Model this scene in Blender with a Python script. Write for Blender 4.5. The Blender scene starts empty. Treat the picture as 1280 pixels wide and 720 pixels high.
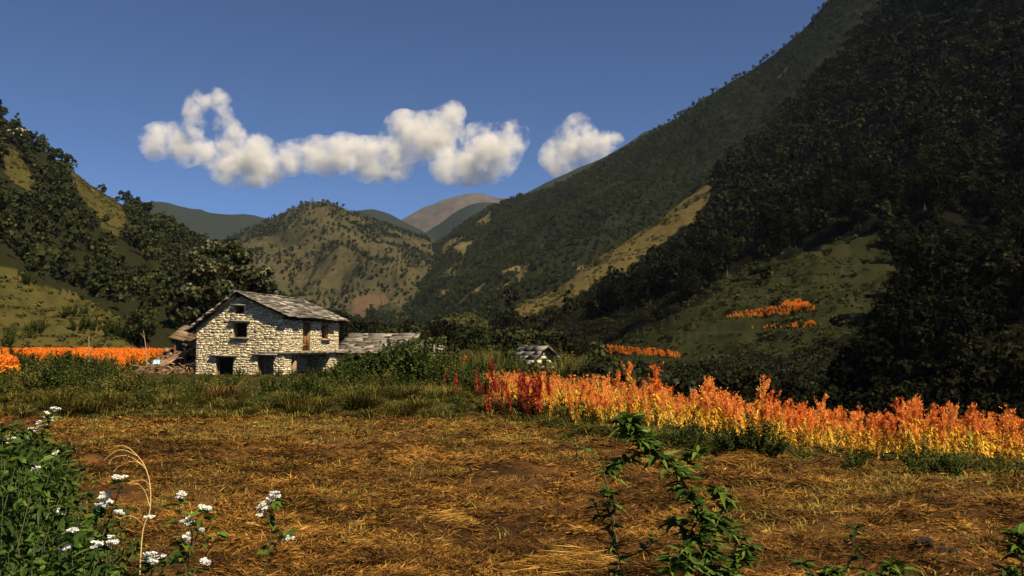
import bpy, math, random
import numpy as np
from mathutils import Vector, Matrix

# ------------------------------------------------------------------ camera, sky, sun, exposure
S = bpy.context.scene
COL = S.collection
FOC = 1108.0
PITCH = math.atan(73 / FOC)
CAM = np.array([0.0, 0.0, 2.0])

cd = bpy.data.cameras.new('camera')
cam = bpy.data.objects.new('camera', cd)
COL.objects.link(cam)
cam.location = CAM
cam.rotation_euler = (math.pi / 2 + PITCH, 0, 0)
cd.sensor_width = 36
cd.lens = 36 * FOC / 1280
cd.clip_start = 0.1
cd.clip_end = 30000
S.camera = cam

SUN = np.array([0.43, -0.485, 0.76]); SUN = SUN / np.linalg.norm(SUN)
wd = bpy.data.worlds.new('World')
S.world = wd
wd.use_nodes = True
wn = wd.node_tree.nodes
wn.clear()
sky = wn.new('ShaderNodeTexSky')
sky.sky_type = 'NISHITA'
sky.sun_disc = False
sky.sun_elevation = math.asin(SUN[2])
sky.sun_rotation = math.atan2(SUN[0], SUN[1])
sky.altitude = 6500
sky.air_density = 1.0
sky.dust_density = 0.1
sky.ozone_density = 7.0
bg = wn.new('ShaderNodeBackground')
bg.inputs['Strength'].default_value = 0.055
wo = wn.new('ShaderNodeOutputWorld')
wd.node_tree.links.new(sky.outputs[0], bg.inputs['Color'])
wd.node_tree.links.new(bg.outputs[0], wo.inputs['Surface'])

sl = bpy.data.lights.new('sun', 'SUN')
sl.energy = 5.0
sl.angle = math.radians(0.5)
sl.color = (1.0, 0.87, 0.66)
so = bpy.data.objects.new('sun', sl)
COL.objects.link(so)
so.rotation_euler = Vector(-SUN).to_track_quat('-Z', 'Y').to_euler()
so.location = (60, -60, 120)

vs = S.view_settings
vs.view_transform = 'Standard'
vs.look = 'None'
vs.exposure = 0.95
vs.gamma = 1.0
vs.use_curve_mapping = False
S.render.engine = 'CYCLES'
S.cycles.use_denoising = True
S.cycles.max_bounces = 5
S.cycles.diffuse_bounces = 2
S.cycles.glossy_bounces = 2
S.cycles.transmission_bounces = 3
S.cycles.transparent_max_bounces = 8
S.cycles.volume_bounces = 2
S.cycles.volume_step_rate = 0.25
S.cycles.volume_max_steps = 128
S.cycles.caustics_reflective = False
S.cycles.caustics_refractive = False

# ------------------------------------------------------------------ maths helpers
rng = np.random.default_rng(7)
random.seed(7)
CT, ST = math.cos(PITCH), math.sin(PITCH)


def at(px, py, D):
    """the world point that lies D metres ahead in the direction of a picture point"""
    cx = (px - 640) / FOC
    cy = (360 - py) / FOC
    v = np.array([cx, CT - cy * ST, ST + cy * CT])
    return CAM + v / v[1] * D


def project(P):
    d = np.asarray(P, float) - CAM
    fw = d[..., 1] * CT + d[..., 2] * ST
    up = -d[..., 1] * ST + d[..., 2] * CT
    fw = np.where(fw < 0.01, 0.01, fw)
    return 640 + FOC * d[..., 0] / fw, 360 - FOC * up / fw


def _h(ix, iy, seed):
    n = (ix.astype(np.int64) * 374761393 + iy.astype(np.int64) * 668265263 + seed * 1442695041) & 0xffffffff
    n = ((n ^ (n >> 13)) * 1274126177) & 0xffffffff
    n = (n ^ (n >> 16)) & 0xffffffff
    return n / 4294967295.0


def vnoise(x, y, seed=0):
    ix = np.floor(x); iy = np.floor(y)
    fx = x - ix; fy = y - iy
    fx = fx * fx * fx * (fx * (fx * 6 - 15) + 10); fy = fy * fy * fy * (fy * (fy * 6 - 15) + 10)
    a = _h(ix, iy, seed); b = _h(ix + 1, iy, seed); c = _h(ix, iy + 1, seed); d = _h(ix + 1, iy + 1, seed)
    return (a + (b - a) * fx) * (1 - fy) + (c + (d - c) * fx) * fy


def fbm(x, y, seed=0, oct=4, gain=0.5):
    x = np.asarray(x, float); y = np.asarray(y, float)
    s = 0; a = 1.0; t = 0
    for o in range(oct):
        s = s + a * (vnoise(x, y, seed + o * 17) - 0.5); t += a
        ca, sa = math.cos(0.6), math.sin(0.6)
        x, y = (x * ca - y * sa) * 2.03, (x * sa + y * ca) * 2.03
        a *= gain
    return s / t * 2


def smooth(a, b, x):
    t = np.clip((x - a) / (b - a), 0, 1)
    return t * t * (3 - 2 * t)


def inpoly(px, py, poly):
    px = np.asarray(px); py = np.asarray(py)
    ins = np.zeros(px.shape, bool)
    n = len(poly)
    for i in range(n):
        x1, y1 = poly[i]; x2, y2 = poly[(i + 1) % n]
        c = ((y1 > py) != (y2 > py)) & (px < (x2 - x1) * (py - y1) / ((y2 - y1) + 1e-9) + x1)
        ins ^= c
    return ins


def unit(v):
    return v / (np.linalg.norm(v, axis=-1, keepdims=True) + 1e-9)


# ------------------------------------------------------------------ mesh builder
class MB:
    def __init__(self):
        self.V = []; self.T = []; self.F = {3: [], 4: []}; self.M = {3: [], 4: []}; self.n = 0

    def add(self, V, F, tint=0.5, mi=0):
        V = np.asarray(V, float).reshape(-1, 3)
        F = np.asarray(F, int)
        k = F.shape[1]
        self.V.append(V)
        self.T.append(np.broadcast_to(np.asarray(tint, float), (len(V),)).copy())
        self.F[k].append(F + self.n)
        self.M[k].append(np.full(len(F), mi, int))
        self.n += len(V)
        return self

    def box(self, c, s, rot=None, tint=0.5, mi=0, jit=0.0):
        v = np.array([[x, y, z] for x in (-.5, .5) for y in (-.5, .5) for z in (-.5, .5)]) * np.asarray(s, float)
        if jit:
            v = v + rng.uniform(-jit, jit, v.shape)
        if rot is not None:
            v = v @ np.asarray(rot).T
        return self.add(v + np.asarray(c, float), [[0, 1, 3, 2], [4, 6, 7, 5], [0, 4, 5, 1], [2, 3, 7, 6], [0, 2, 6, 4], [1, 5, 7, 3]], tint, mi)

    def tube(self, pts, rad, n=6, tint=0.5, mi=0):
        pts = np.asarray(pts, float); m = len(pts)
        rad = np.broadcast_to(np.asarray(rad, float), (m,))
        d = np.gradient(pts, axis=0); d = unit(d)
        ref = np.array([0.31, 0.93, 0.17])
        a = unit(np.cross(d, ref)); b = np.cross(d, a)
        ang = np.arange(n) / n * 2 * math.pi
        V = pts[:, None, :] + rad[:, None, None] * (np.cos(ang)[None, :, None] * a[:, None, :] + np.sin(ang)[None, :, None] * b[:, None, :])
        V = V.reshape(-1, 3)
        i = np.arange(m - 1)[:, None] * n; j = np.arange(n)[None, :]; j2 = (j + 1) % n
        F = np.stack([i + j, i + j2, i + n + j2, i + n + j], -1).reshape(-1, 4)
        self.add(V, F, tint, mi)
        V2 = np.vstack([V[-n:], pts[-1:]])
        self.add(V2, np.array([[k, (k + 1) % n, n] for k in range(n)]), tint, mi)
        return self

    def cards(self, P, D, W, tint=0.5, mi=0, bulge=0.45):
        """diamond leaf faces: P base, D base-to-tip vector, W half-width vector"""
        P = np.asarray(P, float); D = np.asarray(D, float); W = np.asarray(W, float)
        n = len(P)
        V = np.stack([P, P + D * bulge + W, P + D, P + D * bulge - W], 1).reshape(-1, 3)
        F = (np.arange(n)[:, None] * 4 + np.arange(4)[None, :])
        t = np.broadcast_to(np.asarray(tint, float), (n,))
        return self.add(V, F, np.repeat(t, 4), mi)

    def leaves(self, P, D, Nn, width, droop=0.3, fold=0.35, tint=0.5, mi=0):
        """long leaves of twelve points: folded along the midrib and bending down"""
        P = np.asarray(P, float); D = np.asarray(D, float)
        n = len(P)
        L = np.linalg.norm(D, axis=1)
        dn = unit(D)
        side = unit(np.cross(dn, Nn)); nn = np.cross(side, dn)
        width = np.broadcast_to(np.asarray(width, float), (n,))
        droop = np.broadcast_to(np.asarray(droop, float), (n,))
        rows = []
        for t, w in ((0, .12), (.3, 1.0), (.65, .78), (1.0, .03)):
            c = P + D * t
            c = c + np.array([0, 0, -1.0]) * (droop * L * t * t)[:, None]
            h = (width * w)[:, None]
            rows += [c - side * h + nn * h * fold, c, c + side * h + nn * h * fold]
        V = np.stack(rows, 1).reshape(-1, 3)
        q = []
        for r in range(3):
            for k in range(2):
                a = r * 3 + k
                q.append([a, a + 1, a + 4, a + 3])
        F = (np.arange(n)[:, None, None] * 12 + np.array(q)[None]).reshape(-1, 4)
        t = np.broadcast_to(np.asarray(tint, float), (n,))
        return self.add(V, F, np.repeat(t, 12), mi)

    def merge(self, other, M=None, tint=None):
        V, F3, F4, M3, M4, T = other.arrays()
        if M is not None:
            V = V @ M[:3, :3].T + M[:3, 3]
        self.V.append(V); self.T.append(T if tint is None else np.clip(T + tint, 0, 1))
        if len(F3): self.F[3].append(F3 + self.n); self.M[3].append(M3)
        if len(F4): self.F[4].append(F4 + self.n); self.M[4].append(M4)
        self.n += len(V)

    def scatter(self, other, P, yaw, scl, tint=None, tilt=None):
        """many copies of one shape merged into this mesh"""
        V, F3, F4, M3, M4, T = other.arrays()
        P = np.asarray(P, float); k = len(P)
        if k == 0: return
        scl = np.broadcast_to(np.asarray(scl, float), (k,))
        c, s = np.cos(yaw), np.sin(yaw)
        X = (V[None, :, 0] * c[:, None] - V[None, :, 1] * s[:, None]) * scl[:, None]
        Y = (V[None, :, 0] * s[:, None] + V[None, :, 1] * c[:, None]) * scl[:, None]
        Z = V[None, :, 2] * scl[:, None]
        if tilt is not None:
            X = X + Z * tilt[:, 0:1]; Y = Y + Z * tilt[:, 1:2]
        VV = np.stack([X, Y, Z], -1) + P[:, None, :]
        off = self.n + np.arange(k) * len(V)
        self.V.append(VV.reshape(-1, 3))
        tt = np.tile(T, k)
        if tint is not None:
            tt = np.clip(tt + np.repeat(tint, len(V)), 0, 1)
        self.T.append(tt)
        for d, F, MM in ((3, F3, M3), (4, F4, M4)):
            if len(F):
                self.F[d].append((F[None] + off[:, None, None]).reshape(-1, d)); self.M[d].append(np.tile(MM, k))
        self.n += k * len(V)

    def arrays(self):
        V = np.vstack(self.V); T = np.concatenate(self.T)
        o = []
        for k in (3, 4):
            o.append((np.vstack(self.F[k]) if self.F[k] else np.zeros((0, k), int), np.concatenate(self.M[k]) if self.M[k] else np.zeros(0, int)))
        return V, o[0][0], o[1][0], o[0][1], o[1][1], T

    def mesh(self, name, mats, smooth_=False):
        V, F3, F4, M3, M4, T = self.arrays()
        me = bpy.data.meshes.new(name)
        me.vertices.add(len(V)); me.vertices.foreach_set('co', V.astype(np.float32).ravel())
        nl = len(F3) * 3 + len(F4) * 4
        me.loops.add(nl)
        me.loops.foreach_set('vertex_index', np.concatenate([F3.ravel(), F4.ravel()]).astype(np.int32))
        npoly = len(F3) + len(F4)
        me.polygons.add(npoly)
        tot = np.concatenate([np.full(len(F3), 3), np.full(len(F4), 4)])
        st = np.concatenate([[0], np.cumsum(tot)[:-1]])
        me.polygons.foreach_set('loop_start', st.astype(np.int32))
        me.polygons.foreach_set('loop_total', tot.astype(np.int32))
        me.polygons.foreach_set('material_index', np.concatenate([M3, M4]).astype(np.int32))
        if smooth_:
            me.polygons.foreach_set('use_smooth', np.ones(npoly, bool))
        a = me.attributes.new('tint', 'FLOAT', 'POINT')
        a.data.foreach_set('value', T.astype(np.float32))
        for m in (mats if isinstance(mats, (list, tuple)) else [mats]):
            me.materials.append(m)
        me.update(calc_edges=True)
        return me

    def build(self, name, mats, parent=None, smooth_=False):
        o = bpy.data.objects.new(name, self.mesh(name, mats, smooth_))
        COL.objects.link(o)
        if parent is not None:
            o.parent = parent
        return o


def tag(o, label=None, cat=None, group=None, kind=None):
    if label: o['label'] = label
    if cat: o['category'] = cat
    if group: o['group'] = group
    if kind: o['kind'] = kind
    return o


def empty(name, loc, rz=0.0, label=None, cat=None, group=None):
    o = bpy.data.objects.new(name, None)
    o.empty_display_size = 0.2
    COL.objects.link(o)
    o.location = loc
    o.rotation_euler = (0, 0, rz)
    return tag(o, label, cat, group)


def put(name, meshes, loc, rz=0, scl=1.0, label=None, cat=None, group=None, lean=(0, 0)):
    """one thing = an Empty with its parts, which share mesh data with the other copies"""
    e = empty(name, loc, rz, label, cat, group)
    e.rotation_euler = (lean[0], lean[1], rz)
    e.scale = (scl, scl, scl) if np.isscalar(scl) else scl
    for nm, me in meshes:
        o = bpy.data.objects.new(nm, me)
        COL.objects.link(o)
        o.parent = e
    return e


# ------------------------------------------------------------------ materials
def new_mat(name):
    m = bpy.data.materials.new(name)
    m.use_nodes = True
    m.node_tree.nodes.clear()
    return m, m.node_tree.nodes, m.node_tree.links


def ramp(N, cols, pos=None, interp='LINEAR'):
    r = N.new('ShaderNodeValToRGB')
    r.color_ramp.interpolation = interp
    e = r.color_ramp.elements
    k = len(cols)
    while len(e) < k: e.new(0.5)
    for i in range(k):
        e[i].position = (i / (k - 1)) if pos is None else pos[i]
        e[i].color = (*cols[i], 1)
    return r


def math_node(N, L, op, a, b=None, clamp=False):
    m = N.new('ShaderNodeMath'); m.operation = op; m.use_clamp = clamp
    for i, v in enumerate((a, b)):
        if v is None: continue
        if hasattr(v, 'links') or hasattr(v, 'is_linked'): L.new(v, m.inputs[i])
        else: m.inputs[i].default_value = v
    return m.outputs[0]


def noise_node(N, L, scale, detail=4, rough=0.55, vec=None):
    n = N.new('ShaderNodeTexNoise')
    n.inputs['Scale'].default_value = scale; n.inputs['Detail'].default_value = detail; n.inputs['Roughness'].default_value = rough
    if vec is not None: L.new(vec, n.inputs['Vector'])
    return n


def foliage(name, cols, pos=None, transl=0.25, rough=0.65, spec=0.08, objw=0.35):
    m, N, L = new_mat(name)
    at_ = N.new('ShaderNodeAttribute'); at_.attribute_name = 'tint'
    oi = N.new('ShaderNodeObjectInfo')
    o = math_node(N, L, 'MULTIPLY', math_node(N, L, 'SUBTRACT', oi.outputs['Random'], 0.5), objw)
    f = math_node(N, L, 'ADD', at_.outputs['Fac'], o, True)
    r = ramp(N, cols, pos); L.new(f, r.inputs[0])
    p = N.new('ShaderNodeBsdfPrincipled')
    L.new(r.outputs[0], p.inputs['Base Color'])
    p.inputs['Roughness'].default_value = rough
    p.inputs['Specular IOR Level'].default_value = spec
    out = N.new('ShaderNodeOutputMaterial')
    if transl > 0:
        t = N.new('ShaderNodeBsdfTranslucent'); L.new(r.outputs[0], t.inputs['Color'])
        mx = N.new('ShaderNodeMixShader'); mx.inputs[0].default_value = transl
        L.new(p.outputs[0], mx.inputs[1]); L.new(t.outputs[0], mx.inputs[2]); L.new(mx.outputs[0], out.inputs[0])
    else:
        L.new(p.outputs[0], out.inputs[0])
    return m


def surface(name, cols, nscale=4.0, nmix=0.4, rough=0.85, bump=0.3, bscale=20.0, bdist=0.02, spec=0.2, detail=5, objw=0.0, coord='Object'):
    """tint attribute + noise through a colour ramp, with bump"""
    m, N, L = new_mat(name)
    tc = N.new('ShaderNodeTexCoord')
    at_ = N.new('ShaderNodeAttribute'); at_.attribute_name = 'tint'
    nz = noise_node(N, L, nscale, detail, 0.6, tc.outputs[coord])
    a = math_node(N, L, 'MULTIPLY', math_node(N, L, 'SUBTRACT', nz.outputs['Fac'], 0.5), nmix * 2.2)
    f = math_node(N, L, 'ADD', at_.outputs['Fac'], a, True)
    r = ramp(N, cols); L.new(f, r.inputs[0])
    p = N.new('ShaderNodeBsdfPrincipled')
    L.new(r.outputs[0], p.inputs['Base Color'])
    p.inputs['Roughness'].default_value = rough
    p.inputs['Specular IOR Level'].default_value = spec
    bn = noise_node(N, L, bscale, 5, 0.65, tc.outputs[coord])
    b = N.new('ShaderNodeBump'); b.inputs['Strength'].default_value = bump; b.inputs['Distance'].default_value = bdist
    L.new(bn.outputs['Fac'], b.inputs['Height']); L.new(b.outputs[0], p.inputs['Normal'])
    out = N.new('ShaderNodeOutputMaterial'); L.new(p.outputs[0], out.inputs[0])
    return m


M_LEAF_DARK = foliage('oak_leaves', [(.008, .010, .003), (.020, .024, .006), (.042, .044, .011)], transl=.12)
M_LEAF_MID = foliage('broad_leaves', [(.012, .015, .004), (.028, .034, .008), (.066, .066, .016)], transl=.15)
M_LEAF_SHADE = foliage('shade_toned_leaves', [(.0012, .0015, .0006), (.0042, .0045, .0017), (.022, .021, .007)], transl=.05, spec=.02)  # right mountain shade put into the leaf colour, bright end mimics sunlit tops
M_LEAF_SILVER = foliage('silver_leaves', [(.010, .012, .004), (.028, .031, .009), (.11, .10, .042), (.24, .21, .10)], pos=[0, .5, .85, 1], transl=.12, rough=.5, spec=.15)
M_LEAF_PINE = foliage('pine_needles', [(.008, .013, .006), (.02, .03, .012), (.036, .05, .018)], transl=.06)
M_BARK = surface('bark', [(.012, .009, .006), (.03, .023, .016), (.06, .046, .034)], 3, .4)
M_BUSH = foliage('bush_leaves', [(.012, .018, .003), (.038, .056, .009), (.11, .13, .022)], transl=.2)
M_BUSH_BRIGHT = foliage('creeper_leaves', [(.010, .020, .004), (.022, .048, .008), (.05, .09, .015)], transl=.2)
M_OLIVE = foliage('olive_weed', [(.026, .028, .006), (.080, .078, .015), (.20, .165, .036)], transl=.2)
M_GRASS = foliage('rough_grass', [(.026, .027, .006), (.092, .082, .014), (.26, .19, .038)], transl=.25)
M_DRY = foliage('dry_grass', [(.08, .045, .012), (.20, .115, .03), (.34, .21, .065)], transl=.2)
M_STRAW = foliage('straw', [(.018, .010, .003), (.115, .054, .011), (.30, .145, .026), (.48, .29, .066)], pos=[0, .36, .74, 1], transl=.1, rough=.6, spec=.05)
M_WEEDLEAF = foliage('weed_leaves', [(.008, .016, .003), (.034, .066, .008), (.11, .165, .02)], transl=.3, rough=.5, spec=.15)
M_WEEDSTEM = foliage('weed_stem', [(.03, .05, .015), (.07, .08, .03), (.14, .12, .05)], transl=0)
M_PETAL = foliage('white_petals', [(.62, .58, .48), (.78, .76, .68), (.85, .84, .78)], transl=.3)
M_PLUME = foliage('amaranth_plume', [(.30, .030, .010), (.70, .16, .028), (.84, .29, .055), (.86, .50, .12)], transl=.3, objw=.5)
M_PLUME_RED = foliage('red_plume', [(.05, .006, .008), (.16, .012, .012), (.36, .03, .02), (.55, .12, .03)], transl=.3, objw=.5)
M_ALEAF = foliage('amaranth_leaves', [(.20, .10, .01), (.52, .24, .015), (.68, .38, .03), (.66, .52, .08)], transl=.35, objw=.4)
M_ALEAF_RED = foliage('red_leaves', [(.10, .015, .01), (.28, .03, .015), (.42, .08, .02)], transl=.3)
M_ASTEM = foliage('amaranth_stem', [(.42, .12, .03), (.62, .36, .10), (.72, .55, .25)], transl=0)
M_ASTEM_RED = foliage('red_stem', [(.25, .012, .015), (.45, .03, .03), (.60, .30, .15)], transl=0)
M_STONE = surface('wall_stone', [(.24, .195, .12), (.47, .395, .24), (.58, .495, .31), (.74, .65, .45)], 7, .22, .9, .5, 25, .03)
M_MORTAR = surface('earth_mortar', [(.15, .11, .06), (.34, .265, .14)], 5, .4, .95, .6, 18, .04)
M_SLATE = surface('roof_slate', [(.022, .018, .014), (.075, .062, .045), (.16, .135, .10), (.36, .32, .25)], 5, .25, .75, .4, 18, .02, spec=.35)
M_WOOD = surface('old_wood', [(.06, .035, .02), (.20, .115, .055), (.33, .21, .11)], 3, .35, .8, .4, 14, .02)
M_DOOR = surface('door_wood', [(.14, .06, .02), (.30, .14, .045), (.40, .21, .08)], 3, .35, .75, .3, 14, .01)
M_BLACKWOOD = surface('dark_wood', [(.012, .010, .008), (.035, .026, .02)], 3, .35, .9, .4, 14, .02)  # near-black wood tone, also used for the dark window panels
M_ROCK = surface('pale_rock', [(.10, .09, .06), (.26, .23, .16), (.45, .41, .31)], .12, .5, .9, .8, .6, 1.0)
M_CLOTH = surface('blue_cloth', [(.16, .30, .40), (.40, .52, .58)], 6, .3, .7, .2, 20, .01)


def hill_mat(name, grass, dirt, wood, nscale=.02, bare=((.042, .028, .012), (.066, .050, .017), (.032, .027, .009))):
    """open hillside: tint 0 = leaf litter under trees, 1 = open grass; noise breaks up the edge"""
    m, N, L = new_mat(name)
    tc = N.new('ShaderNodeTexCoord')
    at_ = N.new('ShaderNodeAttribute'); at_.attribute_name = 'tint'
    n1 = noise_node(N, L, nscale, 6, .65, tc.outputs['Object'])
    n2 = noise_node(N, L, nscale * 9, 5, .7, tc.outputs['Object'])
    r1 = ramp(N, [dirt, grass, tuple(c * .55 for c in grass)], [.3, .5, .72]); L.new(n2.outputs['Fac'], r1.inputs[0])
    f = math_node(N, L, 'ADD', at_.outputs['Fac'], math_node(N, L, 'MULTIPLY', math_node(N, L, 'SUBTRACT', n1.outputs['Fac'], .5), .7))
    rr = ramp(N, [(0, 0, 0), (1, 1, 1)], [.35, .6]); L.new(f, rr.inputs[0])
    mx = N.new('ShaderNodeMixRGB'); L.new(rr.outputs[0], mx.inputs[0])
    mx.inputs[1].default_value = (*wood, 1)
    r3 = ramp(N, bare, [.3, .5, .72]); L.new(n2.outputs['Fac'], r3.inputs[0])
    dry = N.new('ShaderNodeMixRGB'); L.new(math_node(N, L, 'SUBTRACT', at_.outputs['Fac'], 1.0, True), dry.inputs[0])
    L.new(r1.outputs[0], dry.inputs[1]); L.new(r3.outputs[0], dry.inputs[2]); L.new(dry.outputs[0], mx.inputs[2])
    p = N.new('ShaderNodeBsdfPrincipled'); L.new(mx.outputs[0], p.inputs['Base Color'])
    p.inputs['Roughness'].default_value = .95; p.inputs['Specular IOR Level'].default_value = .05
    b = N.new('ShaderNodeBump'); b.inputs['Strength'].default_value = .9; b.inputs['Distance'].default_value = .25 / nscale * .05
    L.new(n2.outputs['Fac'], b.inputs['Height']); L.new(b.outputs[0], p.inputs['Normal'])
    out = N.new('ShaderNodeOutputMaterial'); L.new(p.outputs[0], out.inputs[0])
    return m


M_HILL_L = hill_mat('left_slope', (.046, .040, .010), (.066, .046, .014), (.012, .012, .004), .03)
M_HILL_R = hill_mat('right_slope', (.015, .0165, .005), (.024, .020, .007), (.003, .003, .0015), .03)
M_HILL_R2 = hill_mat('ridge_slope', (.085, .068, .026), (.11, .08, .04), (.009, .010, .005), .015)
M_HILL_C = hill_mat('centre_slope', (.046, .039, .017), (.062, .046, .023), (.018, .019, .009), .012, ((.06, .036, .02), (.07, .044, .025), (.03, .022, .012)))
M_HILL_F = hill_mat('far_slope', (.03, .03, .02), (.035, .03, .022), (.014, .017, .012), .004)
M_HILL_B = hill_mat('bare_slope', (.066, .056, .048), (.085, .064, .052), (.045, .039, .034), .003)


def ground_mat():
    m, N, L = new_mat('field_soil')
    tc = N.new('ShaderNodeTexCoord')
    at_ = N.new('ShaderNodeAttribute'); at_.attribute_name = 'tint'
    n1 = noise_node(N, L, .55, 6, .65, tc.outputs['Object'])
    n2 = noise_node(N, L, 7, 6, .7, tc.outputs['Object'])
    r1 = ramp(N, [(.013, .007, .003), (.065, .030, .009), (.15, .070, .017)], [.32, .5, .68]); L.new(n1.outputs['Fac'], r1.inputs[0])
    r2 = ramp(N, [(.012, .010, .003), (.03, .027, .007), (.055, .047, .012)], [.3, .5, .7]); L.new(n2.outputs['Fac'], r2.inputs[0])
    mx = N.new('ShaderNodeMixRGB'); L.new(at_.outputs['Fac'], mx.inputs[0]); L.new(r1.outputs[0], mx.inputs[1]); L.new(r2.outputs[0], mx.inputs[2])
    p = N.new('ShaderNodeBsdfPrincipled'); L.new(mx.outputs[0], p.inputs['Base Color'])
    p.inputs['Roughness'].default_value = .95; p.inputs['Specular IOR Level'].default_value = .05
    b = N.new('ShaderNodeBump'); b.inputs['Strength'].default_value = .8; b.inputs['Distance'].default_value = .05
    L.new(n2.outputs['Fac'], b.inputs['Height']); L.new(b.outputs[0], p.inputs['Normal'])
    out = N.new('ShaderNodeOutputMaterial'); L.new(p.outputs[0], out.inputs[0])
    return m


M_GROUND = ground_mat()

# ------------------------------------------------------------------ ground
EX = [-40, -30, -12, -6, -.2, 1.9, 4.1, 8.1, 12, 20, 60]
EY = [30, 27, 25, 24.5, 24, 20.7, 17.4, 14.0, 11.0, 6.0, -6]


def edge(x):
    return np.interp(x, EX, EY)


def gz(x, y):
    x = np.asarray(x, float); y = np.asarray(y, float)
    d = y - edge(x)
    fld = .08 * fbm(x * .9, y * .9, 3, 3) + .10 * fbm(x * 2.6, y * 2.6, 5, 4, .6) + .14 * fbm(x * .18, y * .18, 9, 2)
    near = 1 - smooth(60, 120, y)
    z = fld * near
    z = z + .28 * smooth(0, 1.6, d) * (1 - smooth(1, 5, x)) + .10 * smooth(.3, 1.2, d) * smooth(1, 5, x)
    z = z - 7.0 * smooth(6.0, 34, d) * smooth(3, 13, x - (y - 20) * .08) - .55 * smooth(.8, 6, d) * smooth(2.5, 8, x)
    z = z + .9 * smooth(58, 100, y) * (1 - smooth(-30, -14, x))
    z = z + 4 * smooth(150, 500, y)
    return z


def build_ground():
    xs = np.concatenate([-np.geomspace(16, 2600, 50)[::-1], np.arange(-15.9, 15.95, .09), np.geomspace(16, 2600, 50)])
    ys = np.concatenate([np.array([-60, -30, -15, -6, -2, 0, 1]), np.arange(2, 30, .09), np.geomspace(30, 3600, 104)])
    X, Y = np.meshgrid(xs, ys)
    Z = gz(X, Y)
    n, m = X.shape
    i = np.arange(n - 1)[:, None] * m + np.arange(m - 1)[None]
    F = np.stack([i, i + 1, i + m + 1, i + m], -1).reshape(-1, 4)
    d = Y - edge(X)
    wild = smooth(-.6, .8, d + .8 * fbm(X * .5, Y * .5, 21, 3))
    wild = np.maximum(wild, smooth(0, 1.2, (-.62 * (Y - 4)) - 1.6 - X - .2 + .6 * fbm(X, Y, 22, 2)) * (Y < 20))
    b = MB(); b.add(np.stack([X, Y, Z], -1).reshape(-1, 3), F, wild.ravel())
    o = b.build('ground', M_GROUND, smooth_=True)
    tag(o, 'mown brown field and rough valley floor', None, None, 'structure')


build_ground()


# ------------------------------------------------------------------ hills
def crom(P, n):
    """Catmull-Rom through the first axis of P, n samples"""
    P = np.asarray(P, float); k = len(P)
    t = np.linspace(0, k - 1, n); i = np.clip(np.floor(t).astype(int), 0, k - 2); f = (t - i)
    f = f.reshape((-1,) + (1,) * (P.ndim - 1))
    g = lambda j: P[np.clip(j, 0, k - 1)]
    p0, p1, p2, p3 = g(i - 1), g(i), g(i + 1), g(i + 2)
    return .5 * ((2 * p1) + (-p0 + p2) * f + (2 * p0 - 5 * p1 + 4 * p2 - p3) * f * f + (-p0 + 3 * p1 - 3 * p2 + p3) * f ** 3)


class Hill:
    pass


def loft(name, rows, back, nu, nvs, amp, scale, seed, mat, grassfn=None, terrace=None, ridge_w=.3, label=None):
    """rows foot -> ridge as world points along the hillside; back = fall behind the ridge (dx, dy, z factor)"""
    R = [np.array([at(*p) for p in r]) for r in rows]
    last = R[-1]
    bk = last + np.array([back[0], back[1], 0]); bk[:, 2] = last[:, 2] * back[2]
    # bury the foot below the ground sheet
    R[0] = R[0].copy(); R[0][:, 2] -= 3
    G = [crom(r, nu) for r in R]
    G = np.stack(G, 0)
    nv = nvs * (len(R) - 1)
    P = crom(G, nv)
    B = crom(bk, nu)
    tb = np.linspace(0, 1, 12)[1:, None, None]
    P = np.concatenate([P, P[-1][None] * (1 - tb) + B[None] * tb], 0)
    nvt = P.shape[0]
    v = np.arange(nvt) / (nv - 1)
    w = np.where(v <= 1, np.clip(np.sin(np.pi * np.clip(v, 0, 1)) + .0, 0, 1) ** .6, ridge_w)
    w = np.maximum(w, ridge_w * smooth(.4, 1, v))[:, None]
    X, Y = P[..., 0], P[..., 1]
    rid = 1 - np.abs(fbm(X / scale, Y / scale, seed, 4)) * 2.2
    P[..., 2] += amp * w * (rid - .55) + amp * .35 * w * fbm(X / scale * 4, Y / scale * 4, seed + 5, 4)
    px, py = project(P)
    g = np.zeros(px.shape) if grassfn is None else grassfn(px, py, P, v[:, None] + 0 * px)
    if terrace is not None:
        tm, step = terrace(px, py, P)
        zz = P[..., 2] / step
        fr = zz - np.floor(zz)
        st = (np.floor(zz) + smooth(.62, 1.0, fr)) * step
        P[..., 2] = P[..., 2] * (1 - tm) + st * tm
    n, m = px.shape
    i = np.arange(n - 1)[:, None] * m + np.arange(m - 1)[None]
    F = np.stack([i, i + 1, i + m + 1, i + m], -1).reshape(-1, 4)
    b = MB(); b.add(P.reshape(-1, 3), F, g.ravel())
    o = b.build(name, mat, smooth_=True)
    tag(o, label, None, None, 'structure')
    h = Hill(); h.P = P; h.g = g; h.nv = nv; h.px = px; h.py = py; h.v = v
    e1 = P[1:-11, :-1] - P[:-12, :-1]; e2 = P[:-12, 1:] - P[:-12, :-1]
    h.area = np.linalg.norm(np.cross(e1, e2), axis=-1)
    return h


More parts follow.
